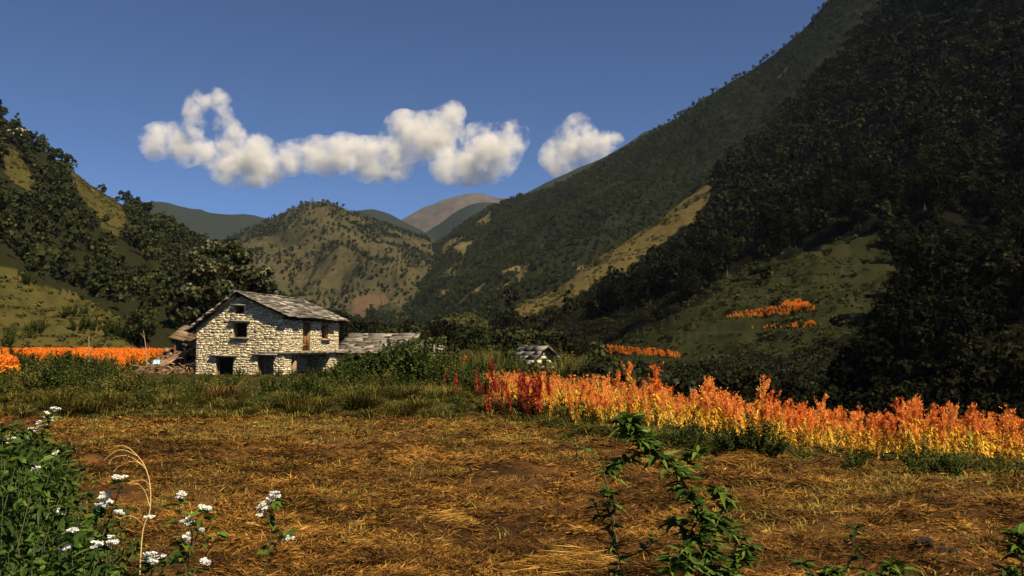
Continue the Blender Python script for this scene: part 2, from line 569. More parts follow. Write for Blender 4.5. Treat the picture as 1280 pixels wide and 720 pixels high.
def sample(h, dens, rs, accept, mind=None, maxn=200000):
    """points over a hillside, dens per square metre, kept where accept(px,py,P,g)"""
    A = h.area
    tot = A.sum(); k = int(min(maxn, tot * dens))
    c = np.cumsum(A.ravel()) / tot
    idx = np.searchsorted(c, rs.random(k)); idx = np.clip(idx, 0, A.size - 1)
    i, j = np.unravel_index(idx, A.shape)
    a, b = rs.random(k)[:, None], rs.random(k)[:, None]
    P = h.P
    Q = P[i, j] * (1 - a) * (1 - b) + P[i + 1, j] * a * (1 - b) + P[i, j + 1] * (1 - a) * b + P[i + 1, j + 1] * a * b
    g = h.g[i, j]
    px, py = project(Q)
    ok = (px > -140) & (px < 1420) & (py > -120)
    ok &= accept(px, py, Q, g)
    Q = Q[ok]
    if mind:
        seen = {}; keep = []
        for n_, q in enumerate(Q):
            kx, ky = int(q[0] // mind), int(q[1] // mind)
            bad = False
            for ax in (-1, 0, 1):
                for ay in (-1, 0, 1):
                    for r in seen.get((kx + ax, ky + ay), ()):
                        if (r[0] - q[0]) ** 2 + (r[1] - q[1]) ** 2 < mind * mind: bad = True
            if not bad:
                seen.setdefault((kx, ky), []).append(q); keep.append(n_)
        Q = Q[keep]
    return Q


# --- far ridges
loft('far_hill', [[(120, 431, 1500), (200, 431, 1500), (260, 431, 1500), (330, 431, 1500), (420, 431, 1500)],
                  [(120, 262, 2600), (200, 250, 2600), (255, 265, 2600), (330, 274, 2600), (420, 305, 2600)]],
     (-100, 350, .4), 160, 40, 35, 260, 11, M_HILL_F, label='hazy blue ridge beyond the left hillside')
loft('far_hill', [[(400, 431, 1800), (470, 431, 1800), (520, 431, 1800), (560, 431, 1800)],
                  [(400, 275, 2600), (468, 262, 2600), (515, 282, 2600), (570, 312, 2600)]],
     (-100, 350, .4), 140, 40, 25, 260, 12, M_HILL_F, label='small blue ridge behind the round centre hill')
loft('far_hill', [[(490, 431, 1900), (540, 431, 1900), (600, 431, 1900), (680, 431, 1900)],
                  [(490, 312, 2750), (540, 287, 2750), (598, 254, 2750), (680, 270, 2750)]],
     (100, 350, .4), 140, 40, 25, 260, 13, M_HILL_F, label='dark blue ridge below the brown summit')
loft('bare_mountain', [[(460, 431, 2300), (520, 431, 2300), (580, 431, 2300), (660, 431, 2300)],
                       [(462, 298, 3300), (530, 261, 3300), (588, 244, 3300), (670, 248, 3300), (700, 262, 3300)][:4]],
     (60, 250, .5), 160, 50, 45, 300, 14, M_HILL_B, grassfn=lambda px, py, P, v: np.full(px.shape, .7), label='bare reddish brown summit at the head of the valley')
loft('far_hill', [[(640, 431, 1600), (700, 431, 1600), (760, 431, 1600), (860, 431, 1600)],
                  [(640, 252, 2400), (690, 222, 2400), (755, 192, 2400), (860, 140, 2400)]],
     (100, 350, .4), 140, 40, 30, 260, 15, M_HILL_F, label='blue wooded shoulder behind the right ridge')


# --- round centre hill
def g_centre(px, py, P, v):
    g = np.clip(.66 + .7 * fbm(P[..., 0] / 90, P[..., 1] / 90, 31, 4), 0, 1)
    j = 5 * fbm(P[..., 0] / 20, P[..., 1] / 20, 32, 3)
    return np.where(inpoly(px + j, py + j, [(443, 376), (460, 366), (484, 370), (492, 392), (470, 402), (440, 400)]), np.where(g > .5, 2.0, .3), np.where(py + 2 * j > 398, .1, g))


HC = loft('hill', [[(215, 436, 600), (300, 436, 640), (370, 435, 660), (440, 434, 640), (505, 434, 660), (550, 434, 720)],
                   [(225, 420, 780), (300, 405, 820), (370, 395, 800), (440, 390, 780), (500, 392, 800), (540, 405, 860)],
                   [(255, 355, 980), (300, 338, 980), (370, 330, 960), (430, 326, 950), (490, 335, 980), (550, 345, 1020)],
                   [(230, 338, 1250), (295, 296, 1260), (350, 269, 1280), (402, 252, 1300), (455, 272, 1320), (535, 300, 1350)]],
          (0, 500, .3), 360, 90, 26, 120, 41, M_HILL_C, g_centre, ridge_w=.12, label='round grassy hill dotted with small trees')


# --- left hillside
GL_POLYS = [[(0, 180), (22, 190), (44, 224), (52, 240), (28, 236), (5, 215)],
            [(88, 205), (125, 235), (152, 258), (165, 284), (140, 282), (112, 258), (92, 232)],
            [(118, 262), (160, 290), (155, 300), (125, 285)],
            [(-60, 318), (0, 330), (40, 352), (95, 368), (135, 390), (172, 412), (175, 436), (-60, 440)]]


def g_left(px, py, P, v):
    j = 7 * fbm(P[..., 0] / 14, P[..., 1] / 14, 51, 3)
    g = np.zeros(px.shape)
    for p in GL_POLYS: g = np.maximum(g, inpoly(px + j, py + j, p).astype(float))
    return g


def t_left(px, py, P):
    return .55 * inpoly(px, py, GL_POLYS[3]), 1.6


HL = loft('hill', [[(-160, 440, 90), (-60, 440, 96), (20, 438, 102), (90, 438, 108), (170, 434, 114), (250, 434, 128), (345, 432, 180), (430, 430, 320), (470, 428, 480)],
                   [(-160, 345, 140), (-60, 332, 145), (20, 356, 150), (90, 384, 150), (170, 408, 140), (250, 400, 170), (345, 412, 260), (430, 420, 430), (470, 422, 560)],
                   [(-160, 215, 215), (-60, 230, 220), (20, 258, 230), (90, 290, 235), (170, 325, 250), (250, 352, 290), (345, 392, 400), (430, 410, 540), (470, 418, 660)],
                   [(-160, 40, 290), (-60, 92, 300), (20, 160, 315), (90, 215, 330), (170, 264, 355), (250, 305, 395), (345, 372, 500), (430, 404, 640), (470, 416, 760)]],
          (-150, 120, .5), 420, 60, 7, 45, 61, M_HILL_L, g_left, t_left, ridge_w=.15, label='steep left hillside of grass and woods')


# --- long right ridge
R2_POLYS = [[(555, 300), (585, 295), (612, 285), (612, 292), (585, 312), (575, 340), (550, 350), (548, 330)],
            [(590, 268), (615, 262), (612, 280), (596, 284)],
            [(470, 330), (500, 350), (492, 372), (470, 360)]]


def g_right2(px, py, P, v):
    n = fbm(P[..., 0] / 40, P[..., 1] / 40, 71, 4)
    g = np.zeros(px.shape)
    for p in R2_POLYS: g = np.maximum(g, inpoly(px, py, p) * (.45 + 1.6 * n))
    g = np.maximum(g, (n > .52) * .8)
    return np.clip(g, 0, 1)


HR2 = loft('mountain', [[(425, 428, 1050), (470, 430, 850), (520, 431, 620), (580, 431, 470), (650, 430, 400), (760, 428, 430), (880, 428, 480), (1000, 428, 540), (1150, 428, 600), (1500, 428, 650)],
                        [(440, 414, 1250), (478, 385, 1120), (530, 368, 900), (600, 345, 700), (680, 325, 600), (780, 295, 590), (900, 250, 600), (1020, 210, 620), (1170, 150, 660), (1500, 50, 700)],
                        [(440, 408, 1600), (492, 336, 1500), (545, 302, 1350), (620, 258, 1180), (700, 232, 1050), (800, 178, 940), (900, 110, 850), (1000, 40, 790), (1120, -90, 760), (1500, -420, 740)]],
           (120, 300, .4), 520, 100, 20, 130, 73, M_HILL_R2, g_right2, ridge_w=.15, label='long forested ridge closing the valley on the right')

# --- near right mountain with the terraces
R1_STRIP = [(876, 222), (893, 236), (868, 280), (815, 312), (778, 342), (742, 356), (712, 382), (655, 398), (640, 392), (640, 374), (700, 345), (760, 303), (820, 258)]
R1_TERR = [(742, 450), (770, 428), (812, 408), (880, 384), (905, 345), (968, 322), (1050, 300), (1130, 296), (1118, 350), (1112, 412), (1050, 428), (900, 452), (850, 462)]


def g_right1(px, py, P, v):
    j = 9 * fbm(P[..., 0] / 12, P[..., 1] / 12, 81, 3)
    g = inpoly(px + j, py + j, R1_TERR) * 1.0
    g = np.maximum(g, inpoly(px + j * .6, py + j * .6, R1_STRIP) * 2.0)
    return g


def t_right1(px, py, P):
    return .8 * inpoly(px, py, R1_TERR), 2.1


HR1 = loft('mountain', [[(615, 440, 250), (690, 445, 190), (760, 452, 130), (850, 470, 105), (960, 490, 92), (1100, 512, 80), (1290, 535, 68), (1600, 590, 55)],
                        [(628, 416, 300), (700, 412, 270), (772, 405, 230), (880, 372, 200), (980, 345, 188), (1110, 322, 175), (1290, 290, 165), (1600, 200, 150)],
                        [(634, 402, 330), (702, 382, 330), (772, 345, 335), (880, 290, 330), (980, 235, 325), (1110, 160, 315), (1290, 40, 300), (1600, -160, 270)],
                        [(640, 394, 350), (704, 356, 380), (772, 308, 410), (874, 236, 440), (972, 158, 460), (1100, 20, 480), (1260, -200, 470), (1600, -620, 420)]],
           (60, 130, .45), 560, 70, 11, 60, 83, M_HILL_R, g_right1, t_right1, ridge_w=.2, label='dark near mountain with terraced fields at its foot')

# --- low grassy mound on the valley floor
HMD = loft('hill', [[(520, 432, 255), (550, 430, 250), (590, 430, 250), (625, 432, 255)],
              [(530, 422, 270), (552, 410, 270), (590, 406, 270), (618, 422, 270)],
              [(520, 424, 290), (550, 404, 290), (588, 396, 290), (622, 424, 290)]],
     (0, 40, .4), 90, 24, 1.5, 20, 91, hill_mat('mound_slope', (.030, .029, .008), (.040, .033, .010), (.012, .012, .006), .05),
     lambda px, py, P, v: np.full(px.shape, 1.0), label='low grassy mound among the valley trees')

# ------------------------------------------------------------------ air and clouds
def make_haze():
    b = MB(); b.box((0, 1770, 299), (5400, 3740, 620))
    m, N, L = new_mat('valley_haze')
    v = N.new('ShaderNodeVolumePrincipled')
    v.inputs['Color'].default_value = (.62, .80, 1.0, 1)
    v.inputs['Density'].default_value = HAZE
    v.inputs['Anisotropy'].default_value = 0.0
    o_ = N.new('ShaderNodeOutputMaterial'); L.new(v.outputs[0], o_.inputs['Volume'])
    m.cycles.homogeneous_volume = True
    o = b.build('haze', m)
    tag(o, 'thin blue haze filling the valley', 'haze', None, 'stuff')


HAZE = 2.5e-5
make_haze()


def make_cloud(puffs, D, label, dens=.0135, seed=0):
    """puffs: (picture x, y, radius in picture units, depth offset) of each billow, D metres away"""
    C = []
    for px, py, r, dd in puffs:
        p = at(px, py, D + dd); C.append((p, r / FOC * D))
    ctr = np.mean([c[0] for c in C], 0)
    b = MB()
    import bmesh
    bm = bmesh.new()
    for p, r in C:
        bmesh.ops.create_icosphere(bm, subdivisions=3, radius=r * 1.28, matrix=Matrix.Translation(Vector(p - ctr)))
    me = bpy.data.meshes.new('cloud'); bm.to_mesh(me); bm.free()
    o = bpy.data.objects.new('cloud', me); COL.objects.link(o); o.location = ctr
    rm = o.modifiers.new('skin', 'REMESH'); rm.mode = 'VOXEL'; rm.voxel_size = 45
    m, N, L = new_mat('cloud_vapour')
    tc = N.new('ShaderNodeTexCoord')
    acc = None
    # wobble the lookup so that the billows are not round
    nz = noise_node(N, L, 1 / 330, 2, .5, tc.outputs['Object'])
    off = N.new('ShaderNodeVectorMath'); off.operation = 'SUBTRACT'; L.new(nz.outputs['Color'], off.inputs[0]); off.inputs[1].default_value = (.5, .5, .5)
    sc = N.new('ShaderNodeVectorMath'); sc.operation = 'SCALE'; L.new(off.outputs[0], sc.inputs[0]); sc.inputs['Scale'].default_value = 150
    ad = N.new('ShaderNodeVectorMath'); ad.operation = 'ADD'; L.new(tc.outputs['Object'], ad.inputs[0]); L.new(sc.outputs[0], ad.inputs[1])
    for p, r in C:
        d = N.new('ShaderNodeVectorMath'); d.operation = 'DISTANCE'; L.new(ad.outputs[0], d.inputs[0]); d.inputs[1].default_value = tuple(p - ctr)
        t = math_node(N, L, 'SUBTRACT', 1.0, math_node(N, L, 'MULTIPLY', d.outputs['Value'], 1 / (r * 1.2)))
        if acc is None: acc = t
        else:
            s = N.new('ShaderNodeMath'); s.operation = 'SMOOTH_MAX'; L.new(acc, s.inputs[0]); L.new(t, s.inputs[1]); s.inputs[2].default_value = .12; acc = s.outputs[0]
    n2 = noise_node(N, L, 1 / 120, 8, .7, tc.outputs['Object'])
    n3 = noise_node(N, L, 1 / 420, 3, .6, tc.outputs['Object'])
    acc = math_node(N, L, 'ADD', acc, math_node(N, L, 'MULTIPLY', math_node(N, L, 'SUBTRACT', n3.outputs['Fac'], .5), 1.5))
    f = math_node(N, L, 'ADD', acc, math_node(N, L, 'MULTIPLY', math_node(N, L, 'SUBTRACT', n2.outputs['Fac'], .5), 3.3))
    f = math_node(N, L, 'MULTIPLY', math_node(N, L, 'SUBTRACT', f, .04), .95, True)
    v = N.new('ShaderNodeVolumePrincipled')
    v.inputs['Color'].default_value = (.97, .93, .86, 1)
    v.inputs['Anisotropy'].default_value = -.15
    L.new(math_node(N, L, 'MULTIPLY', f, dens), v.inputs['Density'])
    o_ = N.new('ShaderNodeOutputMaterial'); L.new(v.outputs[0], o_.inputs['Volume'])
    me.materials.append(m)
    tag(o, label, 'cloud', None, 'structure')
    return o


make_cloud([(200, 178, 22, 0), (228, 182, 24, 60), (255, 190, 18, -40), (243, 134, 14, 0), (255, 125, 14, 10), (273, 126, 15, 20), (279, 145, 14, 0), (290, 163, 13, 0), (283, 180, 15, 0), (243, 150, 11, 0), (238, 164, 14, 0), (300, 172, 10, 0), (215, 165, 12, 0),
            (290, 205, 26, 30), (318, 190, 22, -30), (330, 208, 24, 40), (365, 198, 20, 0), (395, 196, 24, 30), (430, 196, 26, -30), (462, 200, 26, 20), (492, 196, 28, 0),
            (505, 165, 24, 20), (530, 172, 28, -20), (565, 143, 16, 0), (550, 168, 26, 0)], 6600, 'long white cloud with a curl on its left end', seed=1)
make_cloud([(560, 205, 22, 0), (590, 200, 28, 40), (618, 190, 30, -30), (640, 172, 20, 0), (600, 180, 24, 20), (580, 215, 14, 0), (612, 213, 16, 0)], 6300, 'white billowing cloud right of the long one', seed=2)
make_cloud([(690, 195, 16, 0), (712, 180, 24, 20), (724, 158, 16, 0), (735, 182, 22, -20), (755, 182, 18, 0), (768, 175, 12, 0), (700, 205, 16, 0)], 6500, 'small white cloud touching the right ridge', seed=3)

# ------------------------------------------------------------------ trees
def crown_cards(mb, rs, clumps, n, size, up=.35, spread=.55, tint_j=.22, mi=0):
    """leaf faces over a set of clumps (x, y, z, r): uneven outline with gaps between the clumps"""
    clumps = np.asarray(clumps, float)
    w = clumps[:, 3] ** 2; k = rs.choice(len(clumps), n, p=w / w.sum())
    d = unit(rs.normal(size=(n, 3)) + np.array([0, 0, up]))
    rad = clumps[k, 3] * (1 - .45 * rs.random(n) ** 2.0)
    P = clumps[k, :3] + d * rad[:, None] * np.array([1, 1, .82])
    nrm = unit(d + rs.normal(size=(n, 3)) * spread)
    t1 = unit(np.cross(nrm, rs.normal(size=(n, 3))))
    t2 = np.cross(nrm, t1)
    s = size * rs.uniform(.6, 1.35, n)[:, None]
    ct = rs.uniform(-.14, .14, len(clumps))[k]
    tint = np.clip(.5 + ct + rs.normal(size=n) * tint_j, 0, 1)
    mb.cards(P - t1 * s * .5, t1 * s, t2 * s * rs.uniform(.28, .5, n)[:, None], tint, mi, .5)


def tree_shape(rs, H, R, n, size, style='broad', nc=13, limbs=True, tube_n=6):
    """trunk with limbs and a crown; returns two builders"""
    tr, cr = MB(), MB()
    cl = []
    lean = rs.normal(size=2) * .06 * H
    if style == 'broad':
        z0 = H * rs.uniform(.24, .34)
        for i in range(nc):
            a = i * 2.4 + rs.uniform(-.5, .5); t = (i + .5) / nc
            z = z0 + (H - z0) * (.12 + .80 * t)
            rr = R * (.25 + .75 * math.sin(math.pi * min(1, .18 + .85 * (1 - t)))) * rs.uniform(.45, .85)
            r = R * rs.uniform(.30, .5) * (1 - .25 * t)
            cl.append((math.cos(a) * rr + lean[0] * t, math.sin(a) * rr + lean[1] * t, z - r * .3, r))
        cl.append((lean[0], lean[1], z0 + (H - z0) * .55, R * .62))
    elif style == 'column':
        z0 = H * .16
        for i in range(nc):
            a = i * 2.4; t = (i + .5) / nc
            rr = R * .55 * rs.uniform(.2, 1) * (1 - .6 * t)
            cl.append((math.cos(a) * rr + lean[0] * t, math.sin(a) * rr + lean[1] * t, z0 + (H - z0) * (t * .95), R * rs.uniform(.4, .6) * (1.05 - .62 * t)))
    elif style == 'pine':
        z0 = H * .2
        for i in range(nc):
            t = (i + .5) / nc
            a = i * 2.4
            rr = R * (1 - t) * .6
            cl.append((math.cos(a) * rr, math.sin(a) * rr, z0 + (H - z0) * t * .96, R * (.5 * (1 - t) + .14)))
    elif style == 'shrub':
        for i in range(nc):
            a = i * 2.4; t = rs.random()
            rr = R * .75 * math.sqrt(rs.random())
            r = R * rs.uniform(.3, .45)
            cl.append((math.cos(a) * rr, math.sin(a) * rr, max(r * .5, H * .72 * (1 - (rr / R) ** 2 * .6) * rs.uniform(.6, 1)), r))
    top = np.array([lean[0] * .7, lean[1] * .7, H * .72])
    mid = np.array([lean[0] * .2, lean[1] * .2, H * .3])
    r0 = .028 * H + .03
    tr.tube([[0, 0, -.5], [lean[0] * .05, 0, H * .1], mid, (mid + top) / 2, top], [r0 * 1.35, r0, r0 * .8, r0 * .5, r0 * .2], tube_n, .5)
    if limbs and style in ('broad', 'shrub'):
        for c in cl[:-1][::1]:
            c = np.array(c[:3]); s = mid * rs.uniform(.7, 1.0) + (top - mid) * rs.uniform(0, .4)
            m = (s + c) / 2 + np.array([0, 0, -.05 * H])
            tr.tube([s, m, c], [r0 * .4, r0 * .25, r0 * .08], 5, .55)
    crown_cards(cr, rs, cl, n, size)
    return tr, cr


def one(tr, cr):
    m = MB(); m.merge(tr); V = cr.arrays()
    c2 = MB(); c2.merge(cr)
    for k in (3, 4):
        c2.M[k] = [a * 0 + 1 for a in c2.M[k]]
    m.merge(c2)
    return m


rs = np.random.default_rng(101)
KIND = []           # (near trunk mesh, near crown mesh, merged low version)
def kind(style, H, R, mat, nnear, snear, nfar, sfar, nc=13):
    t, c = tree_shape(rs, H, R, nnear, snear, style, nc)
    tl, cl_ = tree_shape(rs, H, R, nfar, sfar, style, max(6, nc // 2), limbs=False, tube_n=3)
    return dict(tr=t.mesh('trunk', M_BARK), cr=c.mesh('crown', mat), far=cl_, H=H, R=R, mat=mat, style=style)


BROADS = [kind('broad', 9.0, 3.6, M_LEAF_DARK, 2300, .50, 150, 1.35), kind('broad', 8.0, 3.9, M_LEAF_MID, 2300, .50, 150, 1.35),
          kind('broad', 10.0, 3.4, M_LEAF_DARK, 2300, .50, 150, 1.35, 16), kind('broad', 6.5, 3.2, M_LEAF_MID, 1900, .48, 130, 1.3)]
SHADED = [kind('broad', 9.5, 4.0, M_LEAF_SHADE, 2300, .52, 150, 1.4, 15), kind('broad', 11, 3.8, M_LEAF_SHADE, 2300, .52, 150, 1.4, 17), kind('column', 10, 2.5, M_LEAF_SHADE, 1700, .5, 120, 1.2)]
COLUMN = [kind('column', 9.0, 2.0, M_LEAF_DARK, 1500, .45, 110, 1.1), kind('pine', 11, 2.4, M_LEAF_PINE, 1600, .45, 110, 1.1, 14)]

cand = []           # every wood tree: (apparent size, region, kind, position, scale)


LIM_X = [430, 470, 560, 640, 700, 750, 800, 850, 900, 960, 1050, 1100, 1140, 1180]
LIM_Y = [418, 406, 401, 405, 412, 426, 446, 462, 456, 442, 428, 380, 300, 100]


def blocks(p, H):
    """would this tree hide the open grass that lies behind it?"""
    px, py = project(p); _, pt = project(p + np.array([0, 0, H * .95]))
    if 430 < px < 1160 and p[1] < np.interp(px, [700, 860, 1000, 1160], [235, 172, 165, 155]) and pt < np.interp(px, LIM_X, LIM_Y): return True
    hh = float(py - pt)
    for f_ in (.35, .7, 1.0):
        if inpoly(np.array([px]), np.array([py - hh * f_]), R1_STRIP)[0] and rs.random() < .9: return True
        for q in GL_POLYS[:3]:
            if inpoly(np.array([px]), np.array([py - hh * f_]), q)[0] and rs.random() < .6: return True
        if inpoly(np.array([px]), np.array([py - hh * f_]), GL_POLYS[3])[0] and rs.random() < .93: return True
        if inpoly(np.array([px]), np.array([py - hh * f_]), R1_TERR)[0] and 760 < px < 1085 and rs.random() < .9: return True
    return False


def gather(h, region, kinds, dens, accept, mind, smin, smax, wts=None):
    P = sample(h, dens, rs, accept, mind)
    for p in P:
        k = kinds[int(rs.choice(len(kinds), p=wts))]
        s = rs.uniform(smin, smax)
        if region in ('left', 'right') and blocks(p, k['H'] * s): continue
        px, py = project(p)
        vis = k['H'] * s / p[1] if -40 < px < 1320 and py > -20 else 0
        cand.append((vis, region, k, p, s))


gather(HL, 'left', BROADS + COLUMN[:1], .10, lambda px, py, Q, g: (g < .5) & (px < 520) & (Q[:, 2] > 1) & (rs.random(len(px)) < np.where((py < 345) & (px < 330), .8, .6)) & (rs.random(len(px)) < 1 - .25 * (fbm(Q[:, 0] / 25, Q[:, 1] / 25, 5, 2) > .2)), 2.9, .36, .82, [.28, .25, .17, .22, .08])
gather(HL, 'leftgrass', [BROADS[3], BROADS[1]], .0022, lambda px, py, Q, g: (g >= .5) & (py < 330), 5, .4, .75)
gather(HR1, 'right', SHADED, .06, lambda px, py, Q, g: (g < .5), 4.0, .6, 1.1, [.42, .38, .2])
gather(HR1, 'terrace', [SHADED[0], BROADS[3]], .003, lambda px, py, Q, g: (g >= .5) & (py < 372), 6, .3, .6)
gather(HR2, 'ridge', BROADS + COLUMN, .085, lambda px, py, Q, g: (g < .42), 3.1, .36, .70, [.25, .2, .2, .15, .1, .1])
gather(HC, 'centre', BROADS[:2] + COLUMN[:1], .05, lambda px, py, Q, g: (py > 392) & (px > 380) & (px < 560) & (g < .35), 4, .5, .95)
gather(HC, 'centre', [BROADS[0], COLUMN[1], BROADS[3]], .08, lambda px, py, Q, g: (g < 1.5) & (rs.random(len(px)) < np.clip(1.3 - 1.1 * g, .10, 1) * np.clip(.55 + 2.2 * fbm(Q[:, 0] / 45, Q[:, 1] / 45, 6, 3), .06, 1)), 3.2, .32, .85)
# wood on the valley floor between the house and the ridges
VX = rs.uniform(-110, 60, 2600); VY = rs.uniform(105, 420, 2600)
vpx, vpy = project(np.stack([VX, VY, 0 * VX], -1))
okv = (vpx > 395) & (vpx < 770) & (rs.random(2600) < .45) & ~((vpx > 520) & (vpx < 655) & (VY > 190) & (VY < 300) & (rs.random(2600) < .8))
for x, y in zip(VX[okv], VY[okv]):
    k = SHADED[int(rs.integers(0, 2))] if rs.random() < .6 else BROADS[int(rs.integers(0, 4))]
    s = rs.uniform(.4, .85)
    if blocks(np.array([x, y, float(gz(x, y))]), k['H'] * s): continue
    cand.append((k['H'] * s / y, 'valley', k, np.array([x, y, float(gz(x, y))]), s))
# dark trees rising out of the gully behind the crop on the right
for i in range(110):
    D = rs.uniform(44, 92); px = rs.uniform(890, 1380)
    x = (px - 640) / FOC * D
    k = SHADED[int(rs.integers(0, 3))]; s = rs.uniform(.38, .72)
    if blocks(np.array([x, D, float(gz(x, D)) - .2]), k['H'] * s): continue
    cand.append((k['H'] * s / D, 'gully', k, np.array([x, D, float(gz(x, D)) - .2]), s))

LAB = {'left': ('%s tree in the close wood on the left hillside', 'trees on the left hillside'),
       'leftgrass': ('%s tree alone on a grass patch of the left hillside', 'scattered trees on the left grass'),
       'right': ('%s tree on the shaded steep mountain at the right', 'trees on the dark right mountain'),
       'terrace': ('%s small tree on the grassy terraces at the right', 'small trees on the terraces'),
       'ridge': ('%s tree on the long forested ridge beyond', 'trees on the long ridge'),
       'valley': ('%s tree on the valley floor behind the house', 'trees on the valley floor'),
       'gully': ('%s tree in the gully behind the orange crop', 'trees in the gully'),
       'centre': ('%s tree on the round centre hill', 'trees on the centre hill')}
cand.sort(key=lambda c: -c[0])
NEAR = 285
for c in cand[:NEAR]:
    vis, reg, k, p, s = c
    look = {'column': 'narrow upright dark', 'pine': 'dark pointed'}.get(k['style'])
    if look is None:
        look = 'shade toned broad' if k['mat'] is M_LEAF_SHADE else ('lighter green round' if k['mat'] is M_LEAF_MID else 'dark green round')
    lab, grp = LAB[reg]
    put({'pine': 'pine_tree'}.get(k['style'], 'broadleaf_tree'), [('trunk', k['tr']), ('crown', k['cr'])], p, rs.uniform(0, 6.28), s, lab % look, 'tree', grp)
far = {}
for c in cand[NEAR:]:
    far.setdefault(c[1], []).append(c)
FL = {'left': 'remaining wood of small trees high on the left hillside', 'leftgrass': 'few small trees on the upper left grass', 'right': 'dark continuous forest on the right mountain',
      'terrace': 'few small trees above the terraces', 'ridge': 'continuous forest covering the long right ridge', 'valley': 'low wood along the valley floor', 'gully': 'dark thicket in the gully',
      'centre': 'small dark trees dotted over the round centre hill'}
for reg, cs in far.items():
    mb = MB(); mats = []
    for k in BROADS + SHADED + COLUMN:
        sel = [c for c in cs if c[2] is k]
        if not sel: continue
        if k['mat'] not in mats: mats.append(k['mat'])
        P = np.array([c[3] for c in sel]); s = np.array([c[4] for c in sel])
        src = MB(); src.merge(k['far'])
        mi = mats.index(k['mat'])
        for q in (3, 4): src.M[q] = [a * 0 + mi for a in src.M[q]]
        mb.scatter(src, P, rs.uniform(0, 6.28, len(sel)), s, rs.uniform(-.18, .18, len(sel)))
    o = mb.build('forest', mats)
    tag(o, FL[reg], 'forest', None, 'stuff')
print('TREES', len(cand), {k: len(v) for k, v in far.items()})
# far ridges carry a fuzz of distant tree tops

# ------------------------------------------------------------------ stone buildings
def stone_face(mb, O, ex, ez, en, inside, holes, umin, umax, z0, z1, rs, proud=.024, hs=(.06, .135), ls=(.12, .42)):
    """rough courses of flat stones on a wall plane: O origin, ex along, ez up, en outward"""
    z = z0
    while z < z1:
        h = rs.uniform(*hs) * (1.35 if rs.random() < .2 else 1)
        u = umin + rs.uniform(-.3, 0)
        while u < umax:
            l = rs.uniform(*ls) if rs.random() < .75 else rs.uniform(ls[0] * .5, ls[0])
            a, b = max(u, umin), min(u + l - rs.uniform(.006, .03), umax)
            u += l
            zm = z + h / 2
            segs = [(a, b)]
            for (h0, hz0, h1, hz1) in holes:
                if hz0 - .02 < zm < hz1 + .02:
                    ns = []
                    for s in segs:
                        if s[1] <= h0 or s[0] >= h1: ns.append(s)
                        else:
                            if s[0] < h0 - .03: ns.append((s[0], h0))
                            if s[1] > h1 + .03: ns.append((h1, s[1]))
                    segs = ns
            for s0, s1 in segs:
                if s1 - s0 < .04 or not (inside(s0, z + h * .8) and inside(s1, z + h * .8)): continue
                hh = h * rs.uniform(.82, 1.0)
                pr = proud * rs.uniform(.35, 1.5)
                uu = np.array([s0, s1]); zz = np.array([z, z + hh]) + rs.uniform(-.025, .025)
                V = []
                for dn in (-.04, pr):
                    for iu in (0, 1):
                        for iz in (0, 1):
                            j = rs.uniform(-.018, .018, 3) if dn > 0 else np.zeros(3)
                            ins = .012 if dn > 0 else 0
                            V.append(O + ex * (uu[iu] + (ins if iu == 0 else -ins) + j[0]) + ez * (zz[iz] + (ins if iz == 0 else -ins) + j[1]) + en * (dn + j[2]))
                t = float(np.clip(rs.normal(.52, .24) - (.35 if rs.random() < .14 else 0), 0, 1))
                mb.add(V, [[0, 1, 3, 2], [4, 6, 7, 5], [0, 4, 5, 1], [2, 3, 7, 6], [0, 2, 6, 4], [1, 5, 7, 3]], t, 0)
        z += h


def wall_sheet(mb, O, ex, ez, en, inside, holes, umin, umax, z0, z1, th, mi=1, cell=.1):
    """thick backing wall with real openings, built from small cells"""
    us = set(np.arange(umin, umax + 1e-6, cell).round(4)); zs = set(np.arange(z0, z1 + 1e-6, cell).round(4))
    us.add(umax)
    for h in holes:
        us |= {round(h[0], 4), round(h[2], 4)}; zs |= {round(h[1], 4), round(h[3], 4)}
    us = sorted(x for x in us if umin <= x <= umax); zs = sorted(x for x in zs if z0 <= x <= z1)
    nu, nz = len(us) - 1, len(zs) - 1
    ok = np.zeros((nu + 2, nz + 2), bool)
    for i in range(nu):
        for j in range(nz):
            u, z = (us[i] + us[i + 1]) / 2, (zs[j] + zs[j + 1]) / 2
            ok[i + 1, j + 1] = inside(u, z) and not any(h[0] < u < h[2] and h[1] < z < h[3] for h in holes)
    V = []; F = []
    def quad(a, b, c, d):
        k = len(V); V.extend([a, b, c, d]); F.append([k, k + 1, k + 2, k + 3])
    pt = lambda u, z, n: O + ex * u + ez * z + en * n
    for i in range(nu):
        for j in range(nz):
            if not ok[i + 1, j + 1]: continue
            a, b, c, d = us[i], us[i + 1], zs[j], zs[j + 1]
            quad(pt(a, c, 0), pt(b, c, 0), pt(b, d, 0), pt(a, d, 0))
            quad(pt(a, c, -th), pt(a, d, -th), pt(b, d, -th), pt(b, c, -th))
            if not ok[i, j + 1]: quad(pt(a, c, 0), pt(a, d, 0), pt(a, d, -th), pt(a, c, -th))
            if not ok[i + 2, j + 1]: quad(pt(b, c, 0), pt(b, c, -th), pt(b, d, -th), pt(b, d, 0))
            if not ok[i + 1, j]: quad(pt(a, c, 0), pt(a, c, -th), pt(b, c, -th), pt(b, c, 0))
            if not ok[i + 1, j + 2]: quad(pt(a, d, 0), pt(b, d, 0), pt(b, d, -th), pt(a, d, -th))
    mb.add(V, F, rs.uniform(.2, .7, len(V)), mi)


